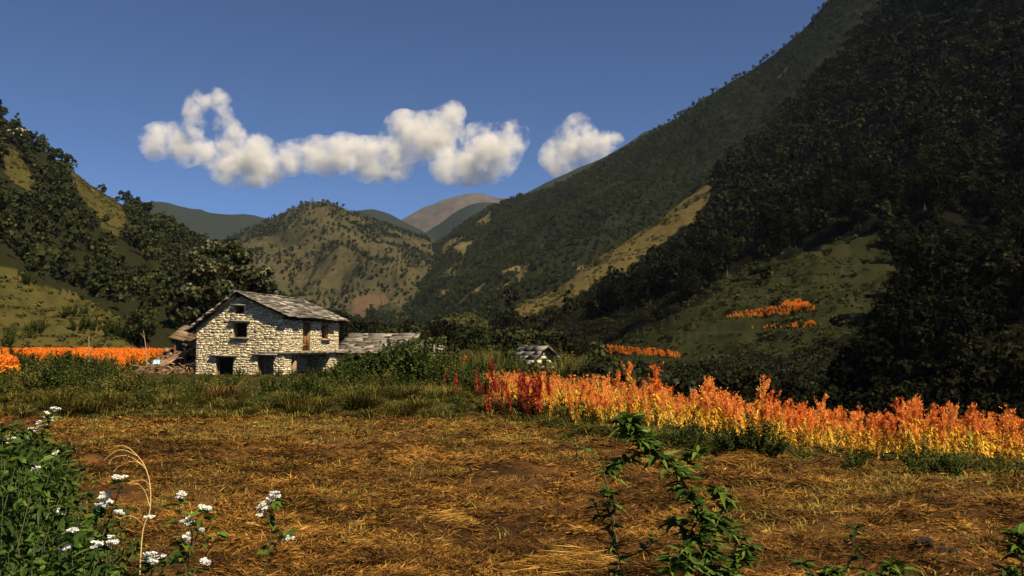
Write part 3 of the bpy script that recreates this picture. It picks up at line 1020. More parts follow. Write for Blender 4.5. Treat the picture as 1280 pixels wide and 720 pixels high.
def slab_roof(mb, A, B, up, rs, expo=.26, lens=(.4, 1.3), thick=(.04, .09), lift=.02, gaps=0.0):
    """overlapping stone slabs from the eave A-B up the slope vector"""
    A, B, up = map(lambda v: np.array(v, float), (A, B, up))
    L = np.linalg.norm(B - A); ex = (B - A) / L
    SL = np.linalg.norm(up); eu = up / SL; en = np.cross(ex, eu)
    if en[2] < 0: en = -en
    s = -.08
    r = 0
    while s < SL - .1:
        u = rs.uniform(-.25, 0)
        while u < L:
            l = rs.uniform(*lens)
            if rs.random() >= gaps:
                dl = expo * rs.uniform(1.35, 1.9); th = rs.uniform(*thick)
                dl = min(dl, SL - s + .12)
                s2 = s + rs.uniform(-.09, .05)
                t1, t2 = rs.uniform(-.05, .05, 2)
                V = []
                for dn in (0, 1):
                    for iu in (0, 1):
                        for iv in (0, 1):
                            uu = np.clip(u, -.12, L) if iu == 0 else min(u + l - .015, L + .1)
                            vv = s2 + dl * iv
                            hgt = .03 + (th if dn else 0) + (.055 if iv == 0 else 0) + lift * (t1 * (iu - .5) + t2 * (iv - .5)) * 10
                            V.append(A + ex * (uu + rs.uniform(-.03, .03)) + eu * (vv + rs.uniform(-.035, .035)) + en * (hgt + rs.uniform(-.008, .008)))
                mb.add(V, [[0, 1, 3, 2], [4, 6, 7, 5], [0, 4, 5, 1], [2, 3, 7, 6], [0, 2, 6, 4], [1, 5, 7, 3]], float(np.clip(rs.normal(.5, .24), 0, 1)), 0)
            u += l
        s += expo * rs.uniform(.85, 1.15); r += 1


X3, Y3, Z3 = np.eye(3)


def stone_house():
    rs = np.random.default_rng(55)
    C0 = at(355, 474, 53); C0[2] = .02
    root = empty('stone_house', C0, -.187, 'two storey rubble stone house with slate gable roof and dark doorways', 'house')
    GW, LL = 5.75, 8.5
    PK, PZ, ER, EL = -3.0, 5.18, 3.86, 3.18       # peak x, peak z, right and left eave heights at the wall
    def top(x):
        return PZ - (x - PK) * (PZ - ER) / (-PK) - .05 if x > PK else PZ - (PK - x) * (PZ - EL) / (GW + PK) - .05
    w = MB()
    # gable wall, facing the field (local x from -GW to 0)
    gin = lambda u, z: -GW <= u <= 0 and z < top(u)
    gh = [(-3.22, 3.95, -2.66, 4.42), (-3.32, 2.52, -2.45, 3.45), (-4.42, -.3, -3.3, 1.36), (-1.72, -.3, -.68, 1.44)]
    wall_sheet(w, np.zeros(3), X3, Z3, -Y3, gin, gh, -GW, 0, -.5, 5.2, .5)
    stone_face(w, np.zeros(3), X3, Z3, -Y3, gin, gh, -GW, 0, -.4, 5.2, rs)
    # long wall on the right (local y from 0 to LL)
    lin = lambda u, z: 0 <= u <= LL and z < ER - .12
    lh = [(2.55, 1.72, 3.75, 3.5), (5.55, 2.45, 6.65, 3.42), (.95, -.4, 6.95, 1.42)]
    wall_sheet(w, np.zeros(3), Y3, Z3, X3, lambda u, z: .5 <= u <= LL and z < ER - .12, lh, .5, LL, -.5, 3.8, .5)
    stone_face(w, np.zeros(3), Y3, Z3, X3, lin, lh, 0, LL, -.4, 3.8, rs)
    # left and back walls, and the wall inside the open porch
    wall_sheet(w, np.array([-GW, 0, 0]), Y3, Z3, -X3, lambda u, z: .5 <= u <= LL and z < EL - .1, [], .5, LL, -.5, 3.2, .5)
    stone_face(w, np.array([-GW, 0, 0]), Y3, Z3, -X3, lambda u, z: 0 <= u <= LL and z < EL - .1, [], 0, LL, -.4, 3.2, rs)
    wall_sheet(w, np.array([0, LL, 0]), X3, Z3, Y3, gin, [], -GW + .5, -.5, -.5, 5.2, .5, cell=.2)
    wall_sheet(w, np.array([-1.55, 0, 0]), Y3, Z3, X3, lambda u, z: True, [(3.6, -.4, 4.6, 1.2)], .6, 7.4, -.5, 1.5, .3, cell=.2)
    stone_face(w, np.array([-1.55, 0, 0]), Y3, Z3, X3, lambda u, z: True, [(3.6, -.4, 4.6, 1.2)], .6, 7.4, -.4, 1.5, rs)
    # rough facing of the deep reveal on the near side of the porch and on the openings
    stone_face(w, np.array([0, 6.95, 0]), -X3, Z3, -Y3, lambda u, z: True, [], .02, 1.5, -.3, 1.4, rs)
    w.build('wall', [M_STONE, M_MORTAR], root)
    # floor slab between the storeys, proud of the long wall as a ledge
    b = MB()
    for i in range(9):
        a0 = -.12 + i * .97
        b.box((-.68 + rs.uniform(-.03, .03), a0 + .48, 1.585), (1.9, .95, .10), None, rs.uniform(.35, .8), 0, .015)
    for i in range(8):
        b.tube([[-5.2, .8 + i * 1.05, 1.44], [.02, .8 + i * 1.05, 1.44]], .07, 6, .4, 1)
    b.box((-3.55, 4.3, 1.6), (3.6, 7.2, .06), None, .4, 1)
    b.build('floor_ledge', [M_SLATE, M_BLACKWOOD], root)
    # lintels: flat stones above each opening
    for (a, z, l, ax) in ((-2.94, 4.48, 1.0, 0), (-2.88, 3.51, 1.35, 0), (-3.86, 1.42, 1.75, 0), (-1.2, 1.50, 1.6, 0), (3.15, 3.55, 1.7, 1), (6.1, 3.47, 1.5, 1)):
        m = MB()
        if ax == 0: m.box((a, -.06, z), (l, .36, .09), None, .75, 0, .012)
        else: m.box((.06, a, z), (.36, l, .09), None, .7, 0, .012)
        m.build('lintel', [M_SLATE], root)
    # sills
    for (a, z, l, ax) in ((-2.88, 2.47, 1.15, 0), (6.1, 2.40, 1.3, 1)):
        m = MB()
        if ax == 0: m.box((a, -.03, z), (l, .3, .07), None, .6, 0, .01)
        else: m.box((.03, a, z), (.3, l, .07), None, .6, 0, .01)
        m.build('sill', [M_SLATE], root)
    # upstairs plank door in its frame
    d = MB()
    for i in range(5):
        d.box((-.24, 2.73 + i * .208, 2.58), (.05, .2, 1.62), None, rs.uniform(.3, .7), 0, .004)
    d.box((-.20, 3.15, 2.05), (.04, .95, .12), None, .3, 0); d.box((-.20, 3.15, 3.05), (.04, .95, .12), None, .3, 0)
    do = d.build('door', [M_DOOR], root)
    f = MB()
    f.box((-.2, 2.6, 2.6), (.16, .09, 1.72), None, .7); f.box((-.2, 3.71, 2.6), (.3, .09, 1.72), None, .55); f.box((-.2, 3.15, 3.45), (.16, 1.0, .09), None, .6)
    f.build('frame', [M_WOOD], do)
    # small windows: wooden frames set deep in the openings
    for (ax, a0, z0, a1, z1) in ((1, 5.55, 2.45, 6.65, 3.42), (0, -3.32, 2.52, -2.45, 3.45), (0, -3.22, 3.95, -2.66, 4.42)):
        f = MB(); t = .07
        for (ca, cz, sa, sz) in (((a0 + a1) / 2, z0 + t / 2, a1 - a0, t), ((a0 + a1) / 2, z1 - t / 2, a1 - a0, t), (a0 + t / 2, (z0 + z1) / 2, t, z1 - z0 - 2 * t), (a1 - t / 2, (z0 + z1) / 2, t, z1 - z0 - 2 * t)):
            if ax: f.box((-.25, ca, cz), (.46 if sa < .1 else .3, sa, sz), None, .6)
            else: f.box((ca, .32, cz), (sa, .14, sz), None, .45)
        wn_ = f.build('window', [M_DOOR if ax else M_WOOD], root)
        p = MB()  # near-black panel behind the frame, standing in for the unlit interior
        if ax: p.box((-.46, (a0 + a1) / 2, (z0 + z1) / 2), (.03, a1 - a0 - .14, z1 - z0 - .14), None, .4)
        else: p.box(((a0 + a1) / 2, .45, (z0 + z1) / 2), (a1 - a0 - .14, .03, z1 - z0 - .14), None, .4)
        p.build('dark_panel', [M_BLACKWOOD], wn_)
    # porch post with its bracket
    p = MB(); p.box((-.22, 1.75, .55), (.34, .34, 2.0), None, .75, 0, .02); p.box((-.22, 1.75, 1.40), (.3, .9, .12), None, .5, 0, .01)
    p.build('porch_post', [M_WOOD], root)
    # doorway timbers at the ground floor
    for a0, a1, zt in ((-4.42, -3.3, 1.36), (-1.72, -.68, 1.44)):
        f = MB()
        f.box((a0 + .05, .3, zt / 2 - .1), (.1, .14, zt + .1), None, .4); f.box((a1 - .05, .3, zt / 2 - .1), (.1, .14, zt + .1), None, .4); f.box(((a0 + a1) / 2, .3, zt - .05), (a1 - a0 - .2, .14, .1), None, .4)
        f.build('doorway', [M_WOOD], root)
    # roof: stone slabs over poles
    r = MB()
    y0, y1 = -.37, LL + .65
    er = np.array([.40, 0, ER - .40 * (PZ - ER) / 3.0]); pk = np.array([PK, 0, PZ + .02]); el = np.array([-GW - .45, 0, EL - .45 * (PZ - EL) / 2.75])
    for e, nm in ((er, 0), (el, 1)):
        mid = (e + pk) / 2; d = pk - e; ln = np.linalg.norm(d); ang = math.atan2(d[2], d[0])
        rot = np.array([[math.cos(ang), 0, -math.sin(ang)], [0, 1, 0], [math.sin(ang), 0, math.cos(ang)]])
        r.box(mid + Y3 * (y0 + y1) / 2 - np.array([0, 0, .03]), (ln - .02, y1 - y0 - .1, .05), rot, .4, 1)
        slab_roof(r, e + Y3 * y0, e + Y3 * y1, d, rs, expo=.25)
    for k in range(14):
        a = y0 + k * (y1 - y0) / 14
        r.box((PK + rs.uniform(-.05, .05), a + .33, PZ + .10), (.5, .66, .05), None, rs.uniform(.2, .8), 0, .02)
    ro = r.build('roof', [M_SLATE, M_BLACKWOOD], root)
    q = MB()
    for k in range(9):
        a = .3 + k * 1.0
        q.tube([er + Y3 * a + np.array([-.1, 0, -.13]), pk + Y3 * a - np.array([0, 0, .16])], .045, 6, .4)
        q.tube([el + Y3 * a + np.array([.1, 0, -.13]), pk + Y3 * a - np.array([0, 0, .16])], .045, 6, .4)
    q.tube([pk + Y3 * (y0 + .05) - Z3 * .2, pk + Y3 * (y1 - .05) - Z3 * .2], .08, 6, .4)
    q.tube([er + Y3 * (y0 + .05) + np.array([-.35, 0, -.02]), er + Y3 * (y1 - .05) + np.array([-.35, 0, -.02])], .07, 6, .4)
    q.tube([el + Y3 * (y0 + .05) + np.array([.35, 0, -.02]), el + Y3 * (y1 - .05) + np.array([.35, 0, -.02])], .07, 6, .4)
    q.build('rafter', [M_BLACKWOOD], ro)
    # earth floor inside, in the mortar material
    fl = MB(); fl.box((-2.9, 4.25, -.2), (4.7, 7.4, .2), None, .3); fl.build('earth_floor', [M_MORTAR], root)


stone_house()


def low_shed():
    rs = np.random.default_rng(56)
    O = at(424, 470, 61.5); O[2] = gz(O[0], O[1]) - .1
    root = empty('low_shed', O, -.10, 'long low stone shed under pale slate slabs right of the house', 'shed')
    W_, D_ = 4.6, 3.6
    zf, zb = 1.45, 2.62
    w = MB()
    hol = [(.5, -.3, 3.4, 1.15)]
    wall_sheet(w, np.zeros(3), X3, Z3, -Y3, lambda u, z: True, hol, 0, W_, -.4, zf - .1, .4)
    stone_face(w, np.zeros(3), X3, Z3, -Y3, lambda u, z: True, hol, 0, W_, -.3, zf - .1, rs)
    wall_sheet(w, np.array([W_, 0, 0]), Y3, Z3, X3, lambda u, z: z < zf - .1 + u / D_ * (zb - zf), [], .4, D_, -.4, zb, .4)
    stone_face(w, np.array([W_, 0, 0]), Y3, Z3, X3, lambda u, z: z < zf - .1 + u / D_ * (zb - zf), [], 0, D_, -.3, zb, rs)
    wall_sheet(w, np.array([0, D_, 0]), X3, Z3, Y3, lambda u, z: True, [], 0, W_, -.4, zb - .15, .4)
    wall_sheet(w, np.zeros(3), Y3, Z3, -X3, lambda u, z: z < zf - .1 + u / D_ * (zb - zf), [], .4, D_, -.4, zb, .4)
    w.build('wall', [M_STONE, M_MORTAR], root)
    r = MB()
    A = np.array([-.25, -.45, zf - .16]); up = np.array([0, D_ + .55, zb - zf + .22])
    ang = math.atan2(up[2], up[1])
    rot = np.array([[1, 0, 0], [0, math.cos(ang), -math.sin(ang)], [0, math.sin(ang), math.cos(ang)]])
    r.box(A + up / 2 + X3 * (W_ / 2 + .25), (W_ + .4, np.linalg.norm(up), .05), rot, .4, 1)
    slab_roof(r, A, A + X3 * (W_ + .5), up, rs, expo=.36, lens=(.5, 1.3), thick=(.04, .08), lift=.03)
    r.build('roof', [M_SLATE, M_BLACKWOOD], root)
    for a in (.5, 1.9, 3.35):
        p = MB(); p.tube([[a, -.1, -.4], [a, -.1, zf - .12]], .07, 6, .6); p.build('post', [M_WOOD], root)


low_shed()


def stone_ruin():
    rs = np.random.default_rng(57)
    O = at(500, 470, 62.5); O[2] = gz(O[0], O[1]) - .1
    root = empty('stone_ruin', O, -.05, 'collapsed low hut with sagging broken slate roof beyond the shed', 'ruin')
    w = MB()
    tp = lambda u: 1.35 + .25 * math.sin(u * 2.1) - .12 * u
    wall_sheet(w, np.zeros(3), X3, Z3, -Y3, lambda u, z: z < tp(u), [], 0, 2.7, -.4, 1.7, .45)
    stone_face(w, np.zeros(3), X3, Z3, -Y3, lambda u, z: z < tp(u), [], 0, 2.7, -.3, 1.75, rs)
    wall_sheet(w, np.array([2.7, 0, 0]), Y3, Z3, X3, lambda u, z: z < 1.2, [], .45, 2.5, -.4, 1.3, .45)
    w.build('wall', [M_STONE, M_MORTAR], root)
    r = MB()
    slab_roof(r, [-.2, -.2, 1.45], [2.7, -.3, .95], [.1, 2.2, .8], rs, expo=.4, lens=(.4, 1.0), thick=(.05, .1), lift=.09, gaps=.12)
    for i in range(26):
        a = rs.uniform(0, 6.28); t = rs.uniform(-.4, .4)
        rot = np.array(Matrix.Rotation(a, 3, 'Z') @ Matrix.Rotation(t, 3, 'X'))
        r.box((rs.uniform(.6, 3.2), rs.uniform(-.2, 1.4), 1.15 - .16 * rs.uniform(0, 3) + .25), (rs.uniform(.25, .6), rs.uniform(.2, .5), rs.uniform(.05, .1)), rot, rs.uniform(.3, 1), 0, .03)
    r.build('roof', [M_SLATE, M_BLACKWOOD], root)
    # upright round boulder against the left end
    b = MB(); import_ico(b, (-.35, -.55, .75), (.42, .3, .52), .55, .12, rs); b.build('boulder', [M_STONE], root)


def import_ico(mb, c, s, tint, jit, rs, sub=2):
    import bmesh
    bm = bmesh.new(); bmesh.ops.create_icosphere(bm, subdivisions=sub, radius=1)
    V = np.array([v.co[:] for v in bm.verts]); F = np.array([[v.index for v in f.verts] for f in bm.faces]); bm.free()
    V = V * (1 + jit * fbm(V[:, 0] * 1.7 + rs.uniform(0, 50), V[:, 1] * 1.7 + V[:, 2] * 1.3, 3, 3)[:, None] * 2)
    mb.add(V * np.array(s) + np.array(c), F, tint)


stone_ruin()


def small_hut():
    rs = np.random.default_rng(58)
    O = at(704, 470, 53); O[2] = gz(O[0], O[1]) - .72
    root = empty('small_hut', O, .62, 'small half hidden stone hut with gable roof among tall weeds', 'hut')
    GW, LL = 2.7, 2.0; PK = -1.42; PZ, EZ = 2.5, 1.35
    top = lambda x: PZ - abs(x - PK) / 1.4 * (PZ - EZ) - .05
    w = MB()
    gin = lambda u, z: z < top(u)
    hol = [(-1.6, 1.45, -1.25, 1.85)]
    wall_sheet(w, np.zeros(3), X3, Z3, -Y3, gin, hol, -GW, 0, -.4, 2.5, .4)
    stone_face(w, np.zeros(3), X3, Z3, -Y3, gin, hol, -GW, 0, -.3, 2.5, rs, hs=(.12, .24), ls=(.2, .6))
    for ox, en in ((-GW, -X3), (0, X3)):
        wall_sheet(w, np.array([ox, 0, 0]), Y3, Z3, en, lambda u, z: z < top(ox), [], .4, LL, -.4, 1.4, .4)
        stone_face(w, np.array([ox, 0, 0]), Y3, Z3, en, lambda u, z: z < top(ox), [], 0, LL, -.3, 1.4, rs)
    wall_sheet(w, np.array([0, LL, 0]), X3, Z3, Y3, gin, [], -GW, 0, -.4, 2.5, .4)
    w.build('wall', [M_STONE, M_MORTAR], root)
    r = MB()
    for e in (np.array([.3, 0, EZ - .28]), np.array([-GW - .45, 0, EZ - .25])):
        pk = np.array([PK, 0, PZ + .03]); d = pk - e; ln = np.linalg.norm(d); ang = math.atan2(d[2], d[0])
        rot = np.array([[math.cos(ang), 0, -math.sin(ang)], [0, 1, 0], [math.sin(ang), 0, math.cos(ang)]])
        r.box((e + pk) / 2 + Y3 * (LL / 2) - Z3 * .03, (ln - .02, LL + .4, .05), rot, .4, 1)
        slab_roof(r, e + Y3 * -.3, e + Y3 * (LL + .3), d, rs, expo=.34, lift=.03)
    r.build('roof', [M_SLATE, M_BLACKWOOD], root)


small_hut()


M_RUBBLE = surface('brown_rubble', [(.02, .013, .008), (.10, .062, .034), (.24, .16, .09)], 5, .4, .95, .6, 18, .04)


def collapsed_shed():
    """the fallen lean-to on the left of the house: two broken roofs of poles over dark hollows and stones"""
    rs = np.random.default_rng(59)
    O = at(212, 474, 55.5); O[2] = gz(O[0], O[1])
    root = empty('collapsed_shed', O, -.15, 'fallen brown lean-to of poles and slabs against the house', 'shed')
    r = MB()
    slab_roof(r, [.05, 0, 2.15], [1.85, .2, 1.75], [.1, 1.6, .75], rs, expo=.4, lens=(.5, 1.1), thick=(.05, .09), lift=.05)
    r.build('upper_roof', [M_RUBBLE], root)
    r = MB()
    for i in range(16):
        t = i / 15
        a = np.array([-.9 + 2.3 * t * .5, -.6 - .2 * t, .35 + .2 * t]); b_ = np.array([1.75, .1 + .9 * t, 1.65 + .1 * math.sin(i)])
        r.tube([a, (a + b_) / 2 + rs.normal(size=3) * .07, b_], [.05, .045, .035], 5, rs.uniform(.2, 1))
    r.build('lower_roof', [M_WOOD], root)
    p = MB()
    for a in ((.2, .1), (1.0, .0), (1.75, -.1)):
        p.tube([[a[0], a[1], -.2], [a[0] + .05, a[1], 2.0 - .2 * a[0]]], .07, 6, .3)
    p.build('post', [M_WOOD], root)
    s = MB()
    for i in range(150):
        x = rs.uniform(-1.6, 1.75); h = max(.1, 1.95 * (1 - max(0, .5 - x) / 2.1))
        z = h * rs.uniform(.1, 1) ** .8
        import_ico(s, (x, rs.uniform(-.1, 1.3), z), rs.uniform(.12, .36, 3), rs.uniform(.05, .8), .15, rs, 1)
    for i in range(170):
        x = rs.uniform(-2.0, 1.0); y = rs.uniform(-1.0, .5)
        hh = 1.75 * max(.06, 1 - abs(x + .25) / 1.9) * max(.15, 1 - abs(y - .4) / 1.6)
        import_ico(s, (x, y, hh * rs.uniform(.4, 1)), rs.uniform(.07, .24, 3), rs.uniform(.1, 1), .2, rs, 1)
    s.build('rubble', [M_RUBBLE], root)
    b = MB(); b.box((.9, 1.6, .9), (1.7, .12, 1.8), None, .3); b.build('back_wall', [M_MORTAR], root)


collapsed_shed()


def branch_pile():
    rs = np.random.default_rng(60)
    O = at(208, 480, 54); O[2] = gz(O[0], O[1])
    b = MB()
    for i in range(75):
        a = rs.uniform(0, 6.28); l = rs.uniform(.5, 1.7)
        c = np.array([rs.normal() * .9, rs.normal() * .3, abs(rs.normal()) * .28 + .05])
        d = np.array([math.cos(a), math.sin(a) * .5, rs.uniform(-.15, .45)]) * l
        p = np.array([c - d / 2, c + rs.normal(size=3) * .12, c + d / 2]); p[:, 2] = np.maximum(p[:, 2], .02)
        b.tube(p, [.035, .03, .012], 5, rs.uniform(.2, 1))
    o = b.build('branch_pile', [M_WOOD]); o.location = O
    tag(o, 'heap of bleached branches in front of the fallen lean-to', 'branches')
    c = MB()
    n = 14
    g = np.linspace(-.5, .5, n); GX, GY = np.meshgrid(g, g)
    Z = .12 * fbm(GX * 5, GY * 5, 4, 3) + .02
    i = np.arange(n - 1)[:, None] * n + np.arange(n - 1)[None]
    c.add(np.stack([GX * .42, GY * .2, Z + .25 * (GY + .5)], -1).reshape(-1, 3), np.stack([i, i + 1, i + n + 1, i + n], -1).reshape(-1, 4), .6)
    o = c.build('cloth', [M_CLOTH], None, True); P = at(196, 449, 54.6); o.location = P - np.array([0, 0, .3])
    tag(o, 'crumpled pale blue cloth lying on the fallen lean-to', 'cloth')


branch_pile()


def bare_sapling(px, py, D, h, label, lean):
    rs = np.random.default_rng(int(px))
    O = at(px, py, D); O[2] = gz(O[0], O[1])
    b = MB()
    pts = np.array([[0, 0, -.1], [lean * .2, 0, h * .35], [lean * .6, .05, h * .7], [lean, 0, h]])
    b.tube(pts, [.045, .035, .025, .008], 6, .9)
    for i in range(5):
        t = rs.uniform(.45, .9); p = np.array([lean * t, 0, h * t])
        b.tube([p, p + np.array([rs.uniform(-.4, .4), rs.uniform(-.2, .2), rs.uniform(.2, .5)])], [.014, .005], 4, .8)
    o = b.build('bare_sapling', [M_WOOD]); o.location = O
    tag(o, label, 'sapling')


bare_sapling(184, 474, 57, 2.75, 'thin leafless pale sapling left of the fallen lean-to', -.35)
bare_sapling(110, 490, 42, 2.2, 'thin leafless stick standing in the weeds before the orange field', -.05)

# ------------------------------------------------------------------ the big tree behind the house and the terrace details
def big_tree():
    rs = np.random.default_rng(77)
    D = 72
    O = at(285, 440, D); O[2] = gz(O[0], O[1])
    sc_ = D / FOC
    tr, cr = MB(), MB()
    # billows read off the crown: offset across, height above ground, radius (metres), depth
    cl = []
    for (px, py, r, dy) in ((268, 312, 15, 0), (285, 308, 13, .8), (250, 322, 13, -.4), (300, 320, 13, .5), (240, 345, 16, 0), (265, 340, 20, -1.2), (290, 338, 20, 1), (312, 345, 16, -.5), (330, 342, 12, .3),
                            (336, 358, 12, -.3), (318, 365, 16, 1), (228, 365, 14, .5), (250, 368, 18, -1.3), (280, 368, 22, -1), (225, 388, 14, .2), (245, 395, 18, -1), (275, 398, 20, 1.5), (305, 385, 18, 1.5), (345, 368, 8, 0)):
        p = at(px, py, D) - O
        cl.append((p[0], dy * 1.2, p[2], r * sc_))
    crown_cards(cr, rs, cl, 9500, .34, .4, .5, .24)
    tr.tube([[0, 0, -.4], [.1, 0, 1.2], [-.2, .1, 3], [-.3, 0, 5]], [.42, .33, .26, .15], 8, .5)
    for c in cl:
        c = np.array(c[:3]); s = np.array([-.1, .1, rs.uniform(1.4, 3.4)])
        tr.tube([s, (s + c) / 2 + np.array([0, 0, -.3]), c], [.13, .08, .03], 5, .5)
    put('broadleaf_tree', [('trunk', tr.mesh('trunk', M_BARK)), ('crown', cr.mesh('crown', M_LEAF_SILVER))], O, 0, 1, 'large spreading tree with silvery leaves right behind the stone house', 'tree')


big_tree()


def rock(name, px, py, D, s, label, seed):
    rs = np.random.default_rng(seed)
    b = MB()
    for i in range(7):
        import_ico(b, rs.normal(size=3) * np.array(s) * .45, np.array(s) * rs.uniform(.35, .7), rs.uniform(.4, .9), .22, rs, 3)
    o = b.build(name, [M_ROCK]); o.location = at(px, py, D)
    tag(o, label, 'rock')


rock('rock_outcrop', 20, 166, 300, (5.0, 3.5, 2.0), 'pale rock outcrop high on the left hillside', 1)
rock('rock_outcrop', 826, 175, 925, (9, 8, 4.5), 'pale cliff patch high on the long forested ridge', 2)
rock('rock_outcrop', 796, 194, 905, (5, 5, 3), 'small pale rock below the cliff patch on the ridge', 3)
rock('boulder', 116, 240, 322, (1.5, 1.2, .7), 'pale boulder in the upper left grass patch', 5)


def terrace_wall(px0, px1, py0, py1, D, label, seed):
    rs = np.random.default_rng(seed)
    a, b_ = at(px0, py0, D), at(px1, py1, D)
    m = MB()
    n = 60
    for i in range(n):
        for k in range(2):
            t = (i + rs.random()) / n
            p = a * (1 - t) + b_ * t + np.array([0, rs.uniform(-.3, .3), -.35 + k * .4 + rs.uniform(-.1, .1)])
            m.box(p, (rs.uniform(.3, .7), .5, rs.uniform(.25, .45)), None, rs.uniform(.2, .8), 0, .06)
    o = m.build('terrace_wall', [M_STONE])
    c = (a + b_) / 2
    for v in o.data.vertices: v.co -= Vector(c)
    o.location = c
    tag(o, label, 'wall')


terrace_wall(904, 950, 384, 377, 196, 'low pale stone wall above the upper orange terrace strip', 1)
terrace_wall(925, 1001, 430, 426, 150, 'thin pale terrace edge below the orange strips', 2)
terrace_wall(803, 826, 404, 399, 200, 'pale stone terrace edge at the left end of the grassy terraces', 3)

# ------------------------------------------------------------------ shrubs and rough growth between field and house
rs = np.random.default_rng(202)


def shrub_shape(H, R, n, size, nc=10):
    t, c = tree_shape(rs, H, R, n, size, 'shrub', nc, tube_n=5)
    return t, c


def blades(mb, n, h, r, rs, lean=.35, w=.012, tj=.25, curve=.35, t0=.5):
    """arching grass blades from a tuft base, three sections each"""
    a = rs.uniform(0, 6.28, n); rr = r * np.sqrt(rs.random(n))
    B = np.stack([np.cos(a) * rr, np.sin(a) * rr, 0 * a - .03], -1)
    out = np.stack([np.cos(a), np.sin(a), 0 * a], -1) * (.3 + .7 * (rr / r))[:, None] + rs.normal(size=(n, 3)) * np.array([.35, .35, 0])
    hh = h * rs.uniform(.5, 1.15, n)[:, None]
    up = np.array([0, 0, 1.0])
    M = B + up * hh * .62 + out * hh * lean * .4
    T = B + up * hh * (1 - curve * rs.random(n)[:, None]) + out * hh * lean * 1.3
    s = unit(np.cross(out + 1e-3, up)) * w
    V = np.stack([B - s, B + s, M + s * .8, M - s * .8, T], 1).reshape(-1, 3)
    i = np.arange(n)[:, None] * 5
    tint = np.repeat(np.clip(t0 + rs.normal(size=n) * tj, 0, 1), 5)
    k = mb.n
    mb.add(V, i + np.array([[0, 1, 2, 3]]), tint)
    mb.F[3].append(i + np.array([[3, 2, 4]]) + k); mb.M[3].append(np.zeros(n, int))


SH = {}
def shoots(rs, H, R, ns, per, ln, wd, stem_r=.008):
    """a weedy bush: many leaning shoots, each leafy to its tip"""
    st, lf = MB(), MB()
    for i in range(ns):
        a = rs.uniform(0, 6.28); rr = R * math.sqrt(rs.random())
        h = H * rs.uniform(.55, 1.1) * (1 - .45 * (rr / R) ** 2)
        p0 = np.array([math.cos(a) * rr * .45, math.sin(a) * rr * .45, -.05]); p1 = np.array([math.cos(a) * rr, math.sin(a) * rr, h])
        mid = (p0 + p1) / 2 + np.array([0, 0, h * .12])
        st.tube([p0, mid, p1], [stem_r, stem_r * .7, stem_r * .3], 3, .5)
        n = per; t = rs.uniform(.15, 1.05, n)[:, None]
        q = p0 * (1 - t) ** 2 + 2 * mid * t * (1 - t) + p1 * t * t
        b = rs.uniform(0, 6.28, n)
        d = np.stack([np.cos(b), np.sin(b), rs.uniform(-.5, .8, n)], -1)
        d = unit(d) * (ln * rs.uniform(.5, 1.2, n) * (1.15 - .4 * t[:, 0]))[:, None]
        w = unit(np.cross(d, rs.normal(size=(n, 3)) * .6 + np.array([0, 0, 1.0]))) * (wd * rs.uniform(.6, 1.2, n))[:, None]
        lf.cards(q, d, w, np.clip(.5 + rs.normal() * .14 + rs.normal(size=n) * .18, 0, 1))
    return st, lf


def shrub_kind(key, H, R, n, size, mat, nc=10):
    t, c = shoots(rs, H, R, nc * 3, max(30, n // (nc * 3)), size, size * .30)
    SH[key] = [('stem', t.mesh('stem', M_BARK)), ('leaves', c.mesh('leaves', mat))]
for q in range(3): shrub_kind(('bush', q), 1.8, 1.25, 2600, .15, M_BUSH, 12)
for q in range(2): shrub_kind(('bright', q), 1.25, 1.5, 3000, .12, M_BUSH_BRIGHT, 14)
for q in range(2): shrub_kind(('olive', q), 1.5, .95, 2000, .13, M_OLIVE, 11)
for q in range(2):
    b = MB(); blades(b, 260, 1.5, .55, rs, .22, .016, .25); SH[('tallweed', q)] = [('blades', b.mesh('blades', M_OLIVE))]
for q in range(2):
    b = MB(); blades(b, 240, .8, .45, rs, .7, .014, .22, .6); SH[('tuft', q)] = [('blades', b.mesh('blades', M_GRASS))]
b = MB(); blades(b, 260, .9, .4, rs, .6, .014, .22, .6); SH[('dry', 0)] = [('blades', b.mesh('blades', M_DRY))]


def shrub(key, px, D, s, label, cat, group, name='shrub', sz=None):
    x = (px - 640) / FOC * D
    z = float(gz(x, D))
    sc = s if sz is None else (s, s, s * sz)
    put(name, SH[key], (x, D, z - .03), rs.uniform(0, 6.28), sc, label, cat, group)


# dark leafy bushes right of the house, in front of the low shed
for px, D, s in ((432, 41, .75), (452, 39, .95), (474, 38, 1.05), (497, 37, 1.15), (520, 37, 1.2), (542, 38, 1.1), (560, 40, .9), (486, 41, 1.1), (512, 42, 1.15), (536, 43, 1.2)):
    shrub(('bush', int(rs.integers(3))), px, D, s, 'dark green leafy bush in the thicket before the low shed', 'bush', 'dark bushes before the low shed')
# bright green mound
for px, D, s in ((580, 40, .85), (600, 39, .95), (622, 40, .9), (640, 42, .8), (608, 43, 1.0)):
    shrub(('bright', int(rs.integers(2))), px, D, s, 'bright green creeper covered mound behind the red stalks', 'bush', 'bright green mounds')
# bushes at the foot of the house
for px, D, s in ((262, 50, .26), (285, 50.5, .2), (302, 50, .34), (322, 50, .2), (348, 50, .3), (368, 50.5, .32), (388, 50, .36), (405, 49, .42), (420, 47, .6), (238, 51, .3)):
    shrub(('bush', int(rs.integers(3))) if rs.random() < .6 else ('olive', int(rs.integers(2))), px, D, s, 'low green bush at the foot of the stone house wall', 'bush', 'bushes at the house wall')
